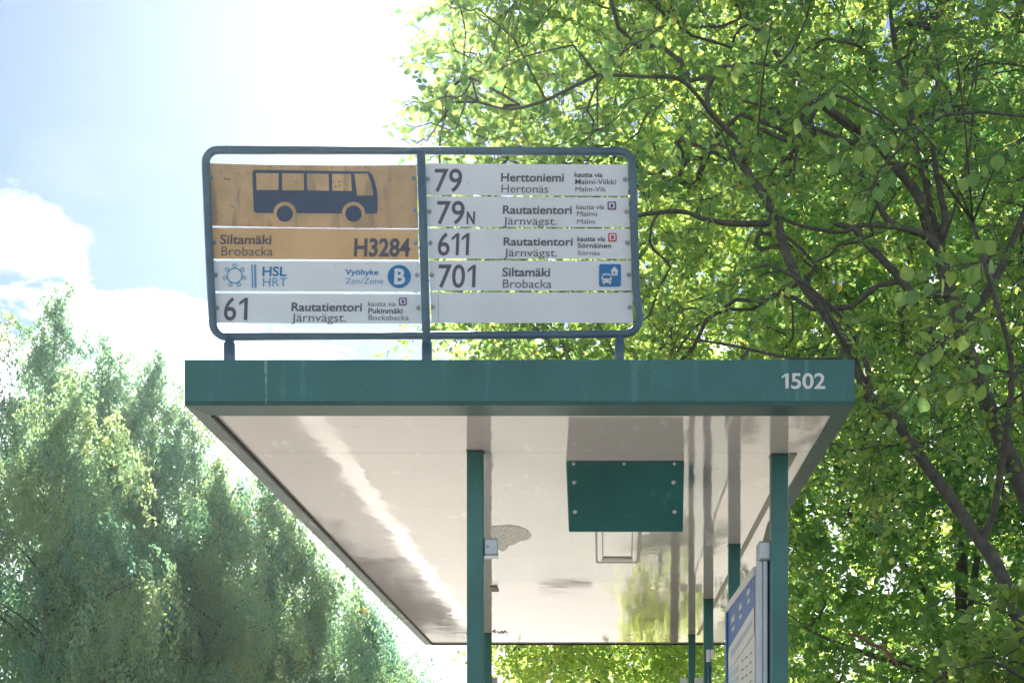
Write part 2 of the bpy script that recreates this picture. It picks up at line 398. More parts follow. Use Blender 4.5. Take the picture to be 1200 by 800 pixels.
for px in (829.5, 834.3):
    c = P(px, 768, 7.22); MB().box((c.x-.0085, c.y-.012, c.z-.03), (c.x+.0085, c.y+.01, c.z+.03)).build('hinge_leaf', M['alu_light'], shelter)
# bracket on front left post
c = P(575, 641, 4.13)
br = bevel(MB().box((c.x-.020, c.y-.004, c.z-.023), (c.x+.020, c.y+.028, c.z+.026)).build('post_bracket', M['alu'], shelter), .005)
screw((c.x-.008, c.y-.0042, c.z+.002), .004, M['steel'], shelter, 'y')
MB().box((c.x-.018, c.y-.006, c.z-.029), (c.x+.020, c.y+.02, c.z-.0235)).build('bracket_foot', M['alu_light'], shelter)
c = SP(578, 686); MB().box((c.x-.016, c.y, ZS-.006), (c.x+.016, c.y+.16, ZS-.001)).build('mounting_plate', M['seam'], shelter)

# green housing under the ceiling
t0, t1 = P(663, 539, 4.245), P(802, 539, 4.245); t0.z = t1.z = ZS-.0015
m0, m1 = P(663.5, 547.5, 4.262), P(801.7, 547.5, 4.262)
b0, b1 = P(666.5, 623, 4.42), P(800.5, 623, 4.42)
c0, c1 = Vector((b0.x, b0.y+.20, b0.z+.05)), Vector((b1.x, b1.y+.20, b1.z+.05))
d0, d1 = Vector((t0.x, c0.y+.02, ZS-.0015)), Vector((t1.x, c0.y+.02, ZS-.0015))
hs = MB().add([t0, t1, m0, m1, b0, b1, c0, c1, d0, d1], [(0, 1, 3, 2), (2, 3, 5, 4), (4, 5, 7, 6), (6, 7, 9, 8), (8, 9, 1, 0), (0, 2, 4, 6, 8), (1, 9, 7, 5, 3)])
house = bevel(hs.build('light_housing', M['green'], shelter, label='green sheet metal housing screwed under the ceiling'), .004, 2)
for px, py in ((672.5, 543), (731.5, 543), (790.5, 543)):
    c = P(px, py, 4.250); screw(c, .0055, M['alu_light'], house, 'y')
for px, py in ((673, 564.5), (789.5, 564.5), (674, 599), (790.5, 599)):
    c = P(px, py, 4.262+(py-547.5)/75.5*.158-.001); screw(c, .0072, M['alu_light'], house, 'y')
# pale hatch frame behind it
hf = MB()
def bar(pa, pb, w, dz0, dz1, mb):
    a = SP(*pa); b = SP(*pb); d = (b-a).normalized(); n = Vector((-d.y, d.x, 0))*w/2
    mb.hexa([(a.x-n.x, a.y-n.y, ZS-dz1), (b.x-n.x, b.y-n.y, ZS-dz1), (b.x+n.x, b.y+n.y, ZS-dz1), (a.x+n.x, a.y+n.y, ZS-dz1),
             (a.x-n.x, a.y-n.y, ZS-dz0), (b.x-n.x, b.y-n.y, ZS-dz0), (b.x+n.x, b.y+n.y, ZS-dz0), (a.x+n.x, a.y+n.y, ZS-dz0)])
bar((702, 600), (702.5, 658), .016, .001, .003, hf); bar((746, 600), (743.5, 658), .016, .001, .003, hf); bar((700.5, 657), (746.5, 657), .06, .001, .0028, hf)
hf.build('hatch_frame', M['soffit'], shelter)
hg = MB(); bar((698.3, 600), (699.2, 657), .008, .001, .006, hg); bar((751, 600), (747.8, 657), .012, .001, .006, hg); bar((699.3, 657.6), (747.8, 657.6), .040, .0032, .0040, hg); bar((706, 600), (706.3, 653.5), .004, .0034, .0044, hg); bar((741.8, 600), (740.2, 653.5), .004, .0034, .0044, hg); bar((706.3, 653.8), (740.2, 653.8), .045, .0042, .0050, hg)
hg.build('hatch_gap', M['strip'], shelter)
# crackled glue residue
pts = [(577, 617), (585, 616), (596, 615), (608, 616.5), (618, 621), (623.5, 627), (620, 632), (612, 633), (604, 637), (596, 640), (590, 646), (584, 643), (581, 638), (578, 630), (573.5, 624)]
pp = []
for i in range(len(pts)):
    a, b = pts[i], pts[(i+1) % len(pts)]
    for t in (0, .33, .66): pp.append((a[0]+(b[0]-a[0])*t+random.uniform(-1, 1), a[1]+(b[1]-a[1])*t+random.uniform(-.6, .6)))
mesh_obj('glue_residue', [SP(u, v, .0012) for u, v in pp], [tuple(range(len(pp)))], M['crackle'], shelter)
# small scribbles near the back edge
def squiggle(pts, w, name='scribble'):
    mb = MB()
    for (a, b) in zip(pts[:-1], pts[1:]):
        A = SP(*a, .001); B = SP(*b, .001); d = (B-A)
        if d.length < 1e-5: continue
        d.normalize(); n = Vector((-d.y, d.x, 0))*w
        mb.add([A-n, B-n, B+n, A+n], [(0, 1, 2, 3)])
    mb.build(name, M['seam'], shelter)
squiggle([(532, 742), (534, 741), (540, 741), (546, 741), (547.5, 743)], .006)
squiggle([(577, 740), (580, 737.5), (579, 741), (583, 739.5), (585, 742), (588, 739), (589, 742), (592, 738.5), (593, 741.5), (597, 741)], .005)
# paint drip on the fascia
dp = []; 
for i in range(13):
    t = i/12; yy = 422.5+t*51.5; w = (1.9*(1-t)**2+.55)*random.uniform(.6, 1.2); xx = 311.3+.7*t+random.uniform(-.25, .25)
    dp.append((xx-w, xx+w, yy))
Yf = Y0-.0008
vs = [P(a, y_, Yf) for a, b, y_ in dp]+[P(b, y_, Yf) for a, b, y_ in dp]
mesh_obj('paint_drip', vs, [(i, i+1, 14+i, 13+i) for i in range(12)], material('chalky_drip', (.38, .50, .50), .7, var=.6, vscale=120, col2=(.08, .25, .25)), shelter)

# ------------------------------------------------------------------ text
def glyphs(s, bold):
    cu = bpy.data.curves.new('t', 'FONT'); cu.body = s; cu.size = 1; cu.offset = bold; cu.resolution_u = 4
    ob = bpy.data.objects.new('t', cu); COL.objects.link(ob)
    bpy.context.view_layer.update()
    me = bpy.data.meshes.new_from_object(ob.evaluated_get(bpy.context.evaluated_depsgraph_get()))
    v = np.empty(len(me.vertices)*3); me.vertices.foreach_get('co', v); v = v.reshape(-1, 3)[:, :2]
    f = [tuple(p.vertices) for p in me.polygons]
    bpy.data.objects.remove(ob); bpy.data.curves.remove(cu); bpy.data.meshes.remove(me)
    return v, f
CAP = None
def text_px(s, x0, x1, ybase, ytop, bold=0.0, lean=0.0, slope=0.0):
    global CAP
    if CAP is None: CAP = glyphs('H', 0)[0][:, 1].max()
    v, f = glyphs(s, bold)
    w = v[:, 0].max()-v[:, 0].min()
    sx = (x1-x0)/w; sy = (ybase-ytop)/CAP
    out = [(x0+(a-v[:, 0].min())*sx-b*sy*lean, ybase-b*sy+(a-v[:, 0].min())*sx*slope) for a, b in v]
    return out, f

def one_px(x0, x1, yb, yt, lean=0.0, st=.40):     # a figure one with a flag
    q = [(1-st, 0), (1, 0), (1, 1), (1-st+.06, 1), (0, .80), (0, .66), (1-st, .83)]
    return [(x0+a*(x1-x0)-b*(yb-yt)*lean, yb-b*(yb-yt)) for a, b in q], [tuple(range(7))]
# 1502 on the fascia
tv, tf = text_px('502', 927.0, 967.2, 455, 437.6, .02)
t1, f1 = one_px(916.2, 924.2, 454.8, 437.4, 0, .48); tf = tf+[tuple(i+len(tv) for i in f1[0])]; tv = tv+t1
mesh_obj('lettering', [P(a, b, Y0-.0012) for a, b in tv], tf, M['white_print'], front, label='white number 1502')

# ------------------------------------------------------------------ stop sign on the roof
sgn_l, sgn_r = 3.80, 3.90
def S(px, py, d=0):                # point of the sign plane; the right end stands farther back
    k = (sgn_r-sgn_l)/(P(743, 0, sgn_r).x-P(241, 0, sgn_l).x); x0_ = P(241, 0, sgn_l).x
    t = (px-CX)/F; Y = (sgn_l-k*x0_)/(1-k*t); return P(px, py, Y-d)
sign = thing('bus_stop_sign', S(500, 421), 'bus stop sign board in a rounded grey frame standing on the shelter roof', 'sign')
def arc(cx_, cy_, r, a0, a1, n=7): return [(cx_+r*math.cos(R(a0+(a1-a0)*i/n)), cy_-r*math.sin(R(a0+(a1-a0)*i/n))) for i in range(n+1)]
r_ = 15
loop = arc(241+r_, 175.8+r_, r_, 180, 90)+[(300, 176.2), (400, 176.6), (500, 176.9), (600, 177.3), (680, 177.6)]+arc(740.8-r_, 177.8+r_, r_, 90, 0) \
    + [(742.4, 230), (744, 290), (745.5, 340)]+arc(746.7-r_-1, 391.3-r_-4, r_+4, 0, -90)+[(650, 392), (560, 392.8), (500, 393.4), (400, 394), (320, 394.4)] \
    + arc(249.3+r_+2, 394.7-r_-2, r_+2, -90, -180)+[(246.8, 330), (245, 290), (243, 240)]
MB().tube([S(a, b, .012) for a, b in loop], .0104, 12, closed=True).build('frame', M['bluegrey'], sign, smooth=True)
MB().tube([S(493.3, 178, .013), S(496, 270, .013), S(499, 372, .013), S(500, 424, .013)], .0112, 12).build('centre_post', M['bluegrey'], sign, smooth=True)
for x0_, x1_, cap in ((264, 274, (262.3, 275.5)), (495, 505, (494, 506.3)), (721.2, 730.5, (720, 731.8))):
    a = S((x0_+x1_)/2, 392, .012); b = S((x0_+x1_)/2, 440, .012)
    ft = MB().tube([a, b], (x1_-x0_)/2/F*3.8, 12).build('foot', M['bluegrey'], sign, smooth=True)
    a = S(sum(cap)/2, 402 if cap[0] < 700 else 398, .012); b = S(sum(cap)/2, 436, .012)
    MB().tube([a, b], (cap[1]-cap[0])/2/F*3.8, 12).build('sleeve', M['bluegrey'], ft, smooth=True)

def panel(name, mat, TL, TR, BR, BL, sag=0, label=None):
    n = 16; vs = []
    for d in (.0, -.003):
        for i in range(n+1):
            t = i/n; s = sag*4*t*(1-t)
            a = (TL[0]+(TR[0]-TL[0])*t, TL[1]+(TR[1]-TL[1])*t+s); b = (BL[0]+(BR[0]-BL[0])*t, BL[1]+(BR[1]-BL[1])*t+s*.55)
            vs += [S(*a, d), S(*b, d)]
    m = 2*(n+1); fs = []
    for i in range(n):
        q = 2*i; fs += [(q, q+1, q+3, q+2), (m+q, m+q+2, m+q+3, m+q+1), (q, q+2, m+q+2, m+q), (q+1, m+q+1, m+q+3, q+3)]
    fs += [(0, m, m+1, 1), (m-2, m-1, 2*m-1, 2*m-2)]
    return mesh_obj(name, vs, fs, mat, sign, label=label)
def c1(x_, y_): return (220+x_*.35, 150+y_*.35)
def c2(x_, y_): return (480+x_*.35, 150+y_*.35)
pl = [
 panel('sign_panel', M['orange_dirty'], (244.6, 191.4), (488.3, 193.2), (490.2, 267.6), (247, 264.6), 1.6, 'dirty orange panel with a dark bus pictogram'),
 panel('sign_panel', M['orange'], (248, 266.6), (489.7, 268.9), (491, 304.4), (249, 303.3), 0, 'orange panel lettered Siltamäki Brobacka H3284'),
 panel('sign_panel', M['panel'], (249.8, 305.6), (491.4, 306.4), (493, 341.8), (250.8, 340.8), .2, 'white panel with blue HSL HRT and zone B'),
 panel('sign_panel', M['panel'], (250.9, 343.6), (493, 344.6), (494.2, 379.3), (252.5, 378.4), 0, 'white panel for route 61'),
 panel('sign_panel', M['panel'], (497.5, 191.6), (735.5, 193), (736.6, 229.8), (499.2, 228.4), 0, 'white panel for route 79'),
 panel('sign_panel', M['panel'], (499.3, 230), (736.8, 231.4), (738, 266.4), (501, 265.8), 0, 'white panel for route 79N'),
 panel('sign_panel', M['panel'], (501.2, 267.6), (738.2, 268.1), (739.4, 303.4), (502.2, 303.1), 0, 'white panel for route 611'),
 panel('sign_panel', M['panel'], (502.4, 305.2), (739.6, 305.5), (740.6, 340.6), (504, 340.4), 0, 'white panel for route 701'),
 panel('sign_panel', M['panel'], (504.2, 342.6), (740.8, 342.8), (741.9, 378.3), (505.4, 378.3), 0, 'blank white panel')]
LEAN = -.035
def lettering(pi, s, x0, x1, yb, yt, bold=0.0, mat='ink', slope=.004, label=None):
    tv, tf = text_px(s, x0, x1, yb, yt, bold, LEAN, slope) if s != '|' else one_px(x0, x1, yb, yt, LEAN)
    return mesh_obj('lettering', [S(a, b, .0013+(.0006 if mat == 'white_print' else 0)) for a, b in tv], tf, M[mat], pl[pi], label=label)
B = .018; T = 0.0; LT = 0.0; NB = .010
LET = [
 (1, 'Siltamäki', 257.8, 318, 285.8, 275.3, B), (1, 'Brobacka', 259.3, 319.6, 299.5, 288.8, LT, 'ink_light'), (1, 'H3284', 414.6, 480.4, 299.7, 280, .03),
 (2, 'HSL', 307.5, 335.5, 323.2, 312.6, B, 'blue'), (2, 'HRT', 308, 336, 335.4, 325.4, LT, 'blue_light'), (2, 'Vyöhyke', 404.5, 443.3, 321.8, 315.7, B, 'blue'),
 (2, 'Zon/Zone', 404.7, 449.2, 332.4, 325.8, LT, 'blue_light'),
 (3, '6', 262, 276.5, 375, 348.8, .010), (3, '|', 279.6, 289.6, 375, 348.8, 0), (3, 'Rautatientori', 341.5, 424, 364.2, 354.6, B), (3, 'Järnvägst.', 341.6, 405.5, 376.6, 366.9, LT, 'ink_light'),
 (3, 'kautta via', 431.1, 463.8, 358.6, 353, T), (3, 'Pukinmäki', 431.5, 471.7, 367, 360.9, B), (3, 'Bocksbacka', 431.9, 479, 374.9, 368.9, T, 'ink_light'),
 (4, '79', 508.7, 541, 224.5, 198.3, .010), (4, 'Herttoniemi', 587, 660.6, 212.6, 203, B), (4, 'Hertonäs', 587.5, 642.4, 225.8, 216.4, LT, 'ink_light'),
 (4, 'kautta via', 673.2, 706, 207.4, 202, B), (4, 'Malmi-Viikki', 674, 721.8, 215.8, 209.9, .006), (4, 'Malm-Vik', 674.2, 710, 224.4, 218.8, T, 'ink_light'),
 (5, '79', 511.5, 544, 262.3, 236, .010), (5, 'N', 546.6, 556.3, 262.3, 248.4, .03), (5, 'Rautatientori', 589.2, 670, 250.4, 241, B), (5, 'Järnvägst.', 589.6, 652.2, 263.3, 254.2, LT, 'ink_light'),
 (5, 'kautta via', 675.3, 707.9, 245.2, 239.6, T), (5, 'Malmi', 676, 699.5, 253.2, 247.6, T), (5, 'Malm', 676.2, 697, 262.2, 256.8, T, 'ink_light'),
 (6, '6', 512.6, 526.6, 299, 273.2, .010), (6, '|', 528.6, 537.4, 299, 273.2, 0), (6, '|', 540.2, 549.2, 299, 273.2, 0), (6, 'Rautatientori', 590, 671, 287.4, 278.3, B), (6, 'Järnvägst.', 590.6, 653, 300.4, 291.3, LT, 'ink_light'),
 (6, 'kautta via', 676.4, 709.2, 282.6, 277, B), (6, 'Sörnäinen', 676.7, 716.2, 290.3, 284.8, B), (6, 'Sörnäs', 676.8, 703, 299, 293.8, T, 'ink_light'),
 (7, '70', 513.2, 544.6, 336.5, 310.3, .010), (7, '|', 547.4, 556.8, 336.5, 310.3, 0), (7, 'Siltamäki', 588.5, 644.5, 323.5, 313.7, B), (7, 'Brobacka', 589.2, 646.2, 337.1, 327.4, LT, 'ink_light'),
]
for it in LET:
    lettering(*it[:6], it[6], it[7] if len(it) > 7 else 'ink')
# flat printed figures
def poly_px(pts, layer): return [S(a, b, .001+.0006*layer) for a, b in pts]
class Print:
    def __init__(s): s.m = MB()
    def poly(s, pts, layer=0): s.m.add(poly_px(pts, layer), [tuple(range(len(pts)))[::-1]]); return s
    def disc(s, cx_, cy_, r, layer=0, n=28, sx=1): return s.poly([(cx_+sx*r*math.cos(2*math.pi*i/n), cy_-r*math.sin(2*math.pi*i/n)) for i in range(n)], layer)
    def ring(s, cx_, cy_, r0, r1, layer=0, n=28, a0=0, a1=360):
        vs = []; cl_ = abs(a1-a0) >= 360
        k = n if cl_ else n+1
        for i in range(k):
            a = R(a0+(a1-a0)*i/n); vs += [(cx_+r0*math.cos(a), cy_-r0*math.sin(a)), (cx_+r1*math.cos(a), cy_-r1*math.sin(a))]
        s.m.add(poly_px(vs, layer), [(2*i, 2*((i+1) % k), 2*((i+1) % k)+1, 2*i+1) for i in range(n)]); return s
    def rrect(s, x0_, y0_, x1_, y1_, r, layer=0, sh=0):
        p = arc(x1_-r, y0_+r, r, 0, 90, 4)+arc(x0_+r, y0_+r, r, 90, 180, 4)+arc(x0_+r, y1_-r, r, 180, 270, 4)+arc(x1_-r, y1_-r, r, 270, 360, 4)
        return s.poly([(a+(b-y0_)*sh, b) for a, b in p], layer)
    def build(s, name, mat, parent, label=None): return s.m.build(name, M[mat], parent, label=label)
# bus pictogram
pb = Print()
C = lambda *q: [c1(a, b) for a, b in q]
pb.poly(C((216, 150), (219, 142), (226, 140), (600, 146), (612, 149), (624, 172), (633, 205), (636, 235), (636, 280), (631, 287), (228, 284), (221, 278)), 1)
pb.build('bus_pictogram', 'bus_ink', pl[0], 'dark side view of a bus')
pw = Print()
for q in (((229, 151), (304, 152), (304, 208), (231, 208)), ((316, 152), (389, 153), (389, 209), (316, 209)), ((399, 153), (472, 154), (473, 210), (400, 209)),
          ((483, 154), (546, 154), (550, 211), (484, 210)), ((558, 153), (602, 153), (613, 178), (621, 226), (567, 226))): pw.poly(C(*q), 2)
for cx_ in (325, 555):
    a = c1(cx_, 286); pw.disc(*a, 13.6, 2)
pw.build('pictogram_windows', 'orange_dirty', pl[0])
for cx_ in (325, 555): Print().disc(*c1(cx_, 287), 9.6, 3).build('pictogram_wheel', 'bus_ink', pl[0])
# HSL emblem
pe = Print(); ex, ey = c1(157, 494); pe.ring(ex, ey, 8.0, 9.3, 1)
for i in range(7):
    a = R(90+i*360/7); pe.ring(ex+11.6*math.cos(a), ey-11.6*math.sin(a), 1.5, 2.5, 1, 12)
for xx, w in ((294.4, 1.6), (297.6, 2.2)): pe.poly([(xx, 310), (xx+w, 310), (xx+w+.8, 337.2), (xx+.8, 337.2)], 1)
pe.build('emblem', 'blue_light', pl[2], 'ring emblem and double bar')
Print().disc(*c1(708, 497), 13.6, 1).build('zone_disc', 'blue', pl[2], 'round blue zone disc')
lettering(2, 'B', 461.8, 474.6, 332.4, 315.4, .035, 'white_print')
# small train squares
def mode_icon(pi, x0_, y0_, x1_, y1_, col):
    p = Print(); w = x1_-x0_
    p.rrect(x0_, y0_, x1_, y1_, 1.4, 1); p.build('route_icon', col, pl[pi])
    q = Print(); q.rrect(x0_+1.6, y0_+1.5, x1_-1.6, y1_-1.6, 1.3, 2); q.build('icon_field', 'panel', pl[pi])
    k = Print(); k.rrect(x0_+w*.32, y0_+w*.27, x1_-w*.32, y1_-w*.33, .8, 3); k.poly([(x0_+w*.3, y1_-w*.25), (x0_+w*.7, y1_-w*.25), (x0_+w*.62, y1_-w*.33), (x0_+w*.38, y1_-w*.33)], 3)
    k.build('icon_mark', col, pl[pi])
mode_icon(3, 467.4, 348.6, 476.7, 358.0, 'purple'); mode_icon(5, 712, 236.2, 722, 245.8, 'purple'); mode_icon(6, 712.6, 273, 722.7, 283, 'red')
# blue bus and house square
def c5(x_, y_): return (690+x_/6.15, 300+y_/6.15)
Print().rrect(*c5(74, 58), *c5(232, 220), 2.4, 1).build('service_icon', 'blue', pl[7], 'blue square with white bus and house')
q = Print(); D = lambda *z: [c5(a, b) for a, b in z]
q.poly(D((100, 130), (110, 126), (148, 126), (157, 132), (160, 160), (160, 192), (98, 192), (97, 160)), 2)
q.poly(D((100, 192), (112, 192), (112, 204), (104, 204)), 2); q.poly(D((146, 192), (158, 192), (156, 204), (146, 204)), 2)
q.poly(D((90, 148), (97, 150), (97, 168), (92, 166)), 2); q.poly(D((160, 150), (166, 148), (165, 166), (160, 168)), 2)
q.poly(D((155, 108), (185, 75), (215, 108), (207, 108), (207, 140), (164, 140), (164, 108)), 2)
q.build('icon_figures', 'white_print', pl[7])
q = Print(); q.poly(D((104, 138), (154, 138), (156, 162), (102, 162)), 3); q.disc(*c5(108, 178), .8, 3, 10); q.disc(*c5(150, 178), .8, 3, 10)
q.poly(D((118, 132), (140, 132), (140, 135), (118, 135)), 3); q.poly(D((178, 112), (190, 112), (190, 130), (178, 130)), 3); q.build('icon_details', 'blue', pl[7])
# faint vertical crease on the blank panel
Print().poly([(513.3, 345), (513.9, 345), (514.5, 377), (513.9, 377)], 1).build('crease', 'steel', pl[8])
# bolts
def bolt(px, py, pi, r=.0062):
    c = S(px, py, .0005); o = MB().tube([c, c+Vector((0, -.003, 0)), c+Vector((0, -.0032, 0)), c+Vector((0, -.011, 0))], [r, r, r*.62, r*.5], 8).build('bolt', M['steel'], pl[pi]); return o
for a in ((0, 247.8, 208), (0, 485, 208.5), (0, 249, 246), (0, 486.2, 246.3), (1, 251.2, 284), (1, 487.2, 285), (2, 253, 322.5), (2, 488.9, 322.6), (3, 254.5, 361), (3, 490, 360.8),
          (4, 501.5, 210), (4, 732.5, 210.5), (5, 503.2, 248), (5, 734.2, 248.5), (6, 504.4, 285), (6, 735.2, 284.7), (7, 506, 322.5), (7, 736.8, 322), (8, 507.5, 360), (8, 738, 360)):
    bolt(a[1], a[2], a[0])

# ------------------------------------------------------------------ notice board
BX = .476
nb = thing('notice_board', (BX, 4.7, 0), 'timetable notice board with a blue header between the right hand posts', 'notice board')
def NB_(Y, z): return (BX, Y, z)
def nquad(name, q, mat, off, lab=None, parent=None):
    return mesh_obj(name, [(BX-off, a, b) for a, b in q], [tuple(range(len(q)))], M[mat], parent or nb, label=lab)
bd = bevel(MB().box((BX, 4.30, 1.15), (BX+.022, 5.20, 2.262)).build('board', M['alu'], nb), .002)
MB().box((BX-.010, 4.29, 2.236), (BX+.001, 5.19, 2.262)).build('top_rail', M['alu_light'], nb)
MB().box((BX-.010, 5.145, 1.15), (BX+.001, 5.19, 2.2355)).build('end_rail', M['poster_blue'], nb)
ps = MB().box((BX-.003, 4.31, 1.2), (BX-.0002, 5.143, 2.2355)).build('poster', M['poster_white'], nb)
nquad('header', [(4.31, 2.2350), (5.143, 2.2350), (5.143, 1.0+1.105), (4.31, 2.150)], 'poster_blue', .0042, 'blue header band', ps)
bandpts = [(4.31, 2.150), (5.08, 2.107), (5.125, 2.09), (5.125, 2.045), (5.09, 2.028), (4.31, 2.070)]
nquad('title_band', bandpts, 'poster_white', .0052, None, ps)
mk = MB()
for (yy, zz, w, h) in ((4.42, 2.205, .10, .018), (4.42, 2.178, .07, .014), (4.66, 2.190, .10, .020), (4.66, 2.160, .08, .014), (4.90, 2.180, .12, .022), (4.90, 2.150, .10, .014)):
    for j in range(4):
        a = yy+j*w/4; mk.add([(BX-.0052, a, zz), (BX-.0052, a+w/5, zz), (BX-.0052, a+w/5, zz+h*random.uniform(.6, 1)), (BX-.0052, a, zz+h)], [(0, 1, 2, 3)])
mk.build('header_marks', M['white_print'], ps)
mk = MB()
for j in range(11):
    a = 4.36+j*.062; z0_ = 2.103-(a-4.31)*.052
    mk.add([(BX-.0062, a, z0_), (BX-.0062, a+.035, z0_-.002), (BX-.0062, a+.035, z0_+.018), (BX-.0062, a, z0_+.02)], [(0, 1, 2, 3)])
mk.build('title_marks', M['poster_pale'], ps)
mk = MB()
for j in range(22):
    z0_ = 2.00-j*.032
    mk.add([(BX-.0042, 4.80, z0_), (BX-.0042, 5.10, z0_), (BX-.0042, 5.10, z0_+.020), (BX-.0042, 4.80, z0_+.020)], [(0, 1, 2, 3)])
mk.build('timetable_rows', M['poster_pale'], ps)
mk = MB()
for j in range(26):
    z0_ = 2.02-j*.028
    for a in (4.38, 4.50, 4.62):
        mk.add([(BX-.0042, a, z0_), (BX-.0042, a+random.uniform(.05, .1), z0_), (BX-.0042, a+.05, z0_+.004), (BX-.0042, a, z0_+.004)], [(0, 1, 2, 3)])
mk.build('timetable_rules', M['ink_light'], ps)
bx = lambda a0, a1, z0_, z1_, y0_=4.20, y1_=4.235: ((P(a0, 0, 4.2).x, y0_, z0_), (P(a1, 0, 4.2).x, y1_, z1_))
ztop = P(0, 655, 4.2).z
bevel(MB().box(*bx(887.8, 894.2, .6, ztop, 4.205)).build('upright', M['alu'], nb), .002)
bevel(MB().box(*bx(894.5, 899.8, .6, ztop, 4.200)).build('upright', M['alu'], nb), .002)
MB().box(*bx(899.9, 902.2, .6, ztop-.001, 4.215)).build('gasket', M['dark'], nb)
MB().box(*bx(902.3, 904.0, .6, ztop-.002, 4.21)).build('upright', M['alu_light'], nb)
cp = bevel(MB().box((P(889, 0, 4.19).x, 4.185, P(0, 656, 4.19).z), (P(904, 0, 4.19).x, 4.26, P(0, 633.5, 4.19).z)).build('end_cap', M['alu'], nb), .006, 3)

# ------------------------------------------------------------------ foliage tools
BROAD = (np.array([(0, 0, 0), (.48, 0, -.03), (1, 0, -.10), (.22, .34, .06), (.64, .31, .03), (.22, -.34, .06), (.64, -.31, .03)], float),
         [(0, 3, 1), (3, 4, 1), (4, 2, 1), (0, 1, 5), (5, 1, 6), (6, 1, 2)])
BIRCH = (np.array([(0, 0, 0), (.38, .30, .04), (1, 0, 0), (.38, -.30, .04)], float), [(0, 1, 2, 3)])
def unit(a): return a/np.maximum(np.linalg.norm(a, axis=1, keepdims=True), 1e-9)
def leaf_cloud(name, pos, dirs, nrm, size, tone, tmpl, mat, parent, kind='stuff', label=None):
    T, Fc = tmpl; n = len(pos); k = len(T)
    d = unit(dirs); s = unit(np.cross(nrm, d)); u = np.cross(d, s)
    org = np.array(world_loc(parent)) if parent else np.zeros(3)
    V = (pos-org)[:, None, :]+size[:, None, None]*(T[None, :, 0, None]*d[:, None]+T[None, :, 1, None]*s[:, None]+T[None, :, 2, None]*u[:, None])
    me = bpy.data.meshes.new(name)
    me.vertices.add(n*k); me.vertices.foreach_set('co', V.reshape(-1).astype(np.float32))
    sz = len(Fc[0]); nf = len(Fc)
    idx = (np.array(Fc)[None]+(np.arange(n)*k)[:, None, None]).reshape(-1)
    me.loops.add(len(idx)); me.loops.foreach_set('vertex_index', idx.astype(np.int32))
    me.polygons.add(n*nf); me.polygons.foreach_set('loop_start', (np.arange(n*nf)*sz).astype(np.int32))
    at = me.attributes.new('tone', 'FLOAT', 'FACE'); at.data.foreach_set('value', np.repeat(tone, nf).astype(np.float32))
    me.update(calc_edges=True)
    o = link_mesh(name, me, mat, parent, org); return props(o, label, kind=kind)

class Skeleton:
    """traced limbs plus branches grown towards points of the crown"""
    def __init__(s): s.p = []; s.par = []; s.r = []
    def add(s, p, par, r=0): s.p.append(np.array(p, float)); s.par.append(par); s.r.append(r); return len(s.p)-1
    def limb(s, pts, r0, r1, start=None, sub=4):
        pts = [np.array(p, float) for p in pts]; par = start; first = None; out_ = []
        tot = len(pts)-1
        for i in range(tot):
            for k in range(sub):
                t = k/sub; a = pts[max(i-1, 0)]; b = pts[i]; c = pts[i+1]; d = pts[min(i+2, tot)]
                q = .5*((2*b)+(-a+c)*t+(2*a-5*b+4*c-d)*t*t+(-a+3*b-3*c+d)*t**3)
                par = s.add(q, par if par is not None else -1, r0+(r1-r0)*((i+t)/tot)); out_.append(par)
        par = s.add(pts[-1], par, r1); out_.append(par); return out_
    def grow(s, targets, jitter=.05, seg=5, rise=.12):
        A = np.array(s.p); order = np.argsort([np.min(np.linalg.norm(A-t, axis=1)) for t in targets]); tips = []
        buf = np.zeros((len(s.p)+len(targets)*seg+5, 3)); n = len(s.p); buf[:n] = A
        for i in order:
            t = targets[i]; dd = np.linalg.norm(buf[:n]-t, axis=1)+.25*np.maximum(buf[:n, 2]-t[2], 0)
            j = int(np.argmin(dd)); a = buf[j].copy(); L_ = np.linalg.norm(t-a); par = j
            g = s.par[j]; dirp = (a-buf[g])/(np.linalg.norm(a-buf[g])+1e-6) if g >= 0 else np.array([0, 0, 1.])
            c = a+dirp*L_*.3+np.array([0, 0, rise*L_])+(t-a)*.25
            m = seg if L_ > .3 else 2
            for k in range(1, m+1):
                u = k/m; q = (1-u)**2*a+2*u*(1-u)*c+u*u*t
                if k < m: q = q+rng.normal(0, jitter*L_*.35, 3)
                par = s.add(q, par); buf[n] = q; n += 1
            tips.append(par)
        return tips
    def mesh(s, name, mat, parent, tip=.0028, k=.00022, gain=1.0, minr=0.0):
        n = len(s.p); cnt = np.zeros(n); kids = [[] for _ in range(n)]
        for i in range(n-1, -1, -1):
            if not kids[i] and cnt[i] == 0: cnt[i] = 1
            if s.par[i] >= 0: cnt[s.par[i]] += cnt[i]; kids[s.par[i]].append(i)
        rr = np.array([max(s.r[i], tip*max(cnt[i], 1)**.42*gain) for i in range(n)])
        for i in range(n):                     # never thicker than the parent
            if s.par[i] >= 0: rr[i] = min(rr[i], rr[s.par[i]]) if s.r[i] == 0 else rr[i]
        mb = MB(); done = np.zeros(n, bool)
        for i in range(n):
            if done[i]: continue
            chain = ([s.par[i]] if s.par[i] >= 0 else [])+[i]; done[i] = True; c = i
            while kids[c]:
                nx = max(kids[c], key=lambda q: (s.r[q] > 0, cnt[q]))
                if done[nx]: break
                chain.append(nx); done[nx] = True; c = nx
            rad = [rr[q] for q in chain]
            if s.par[i] >= 0: rad[0] = rad[1]
            if len(chain) > 1: mb.tube([s.p[q] for q in chain], rad, 9 if max(rad) > .03 else (6 if max(rad) > .012 else 4), cap=False)
        return mb.build(name, mat, parent, smooth=True)
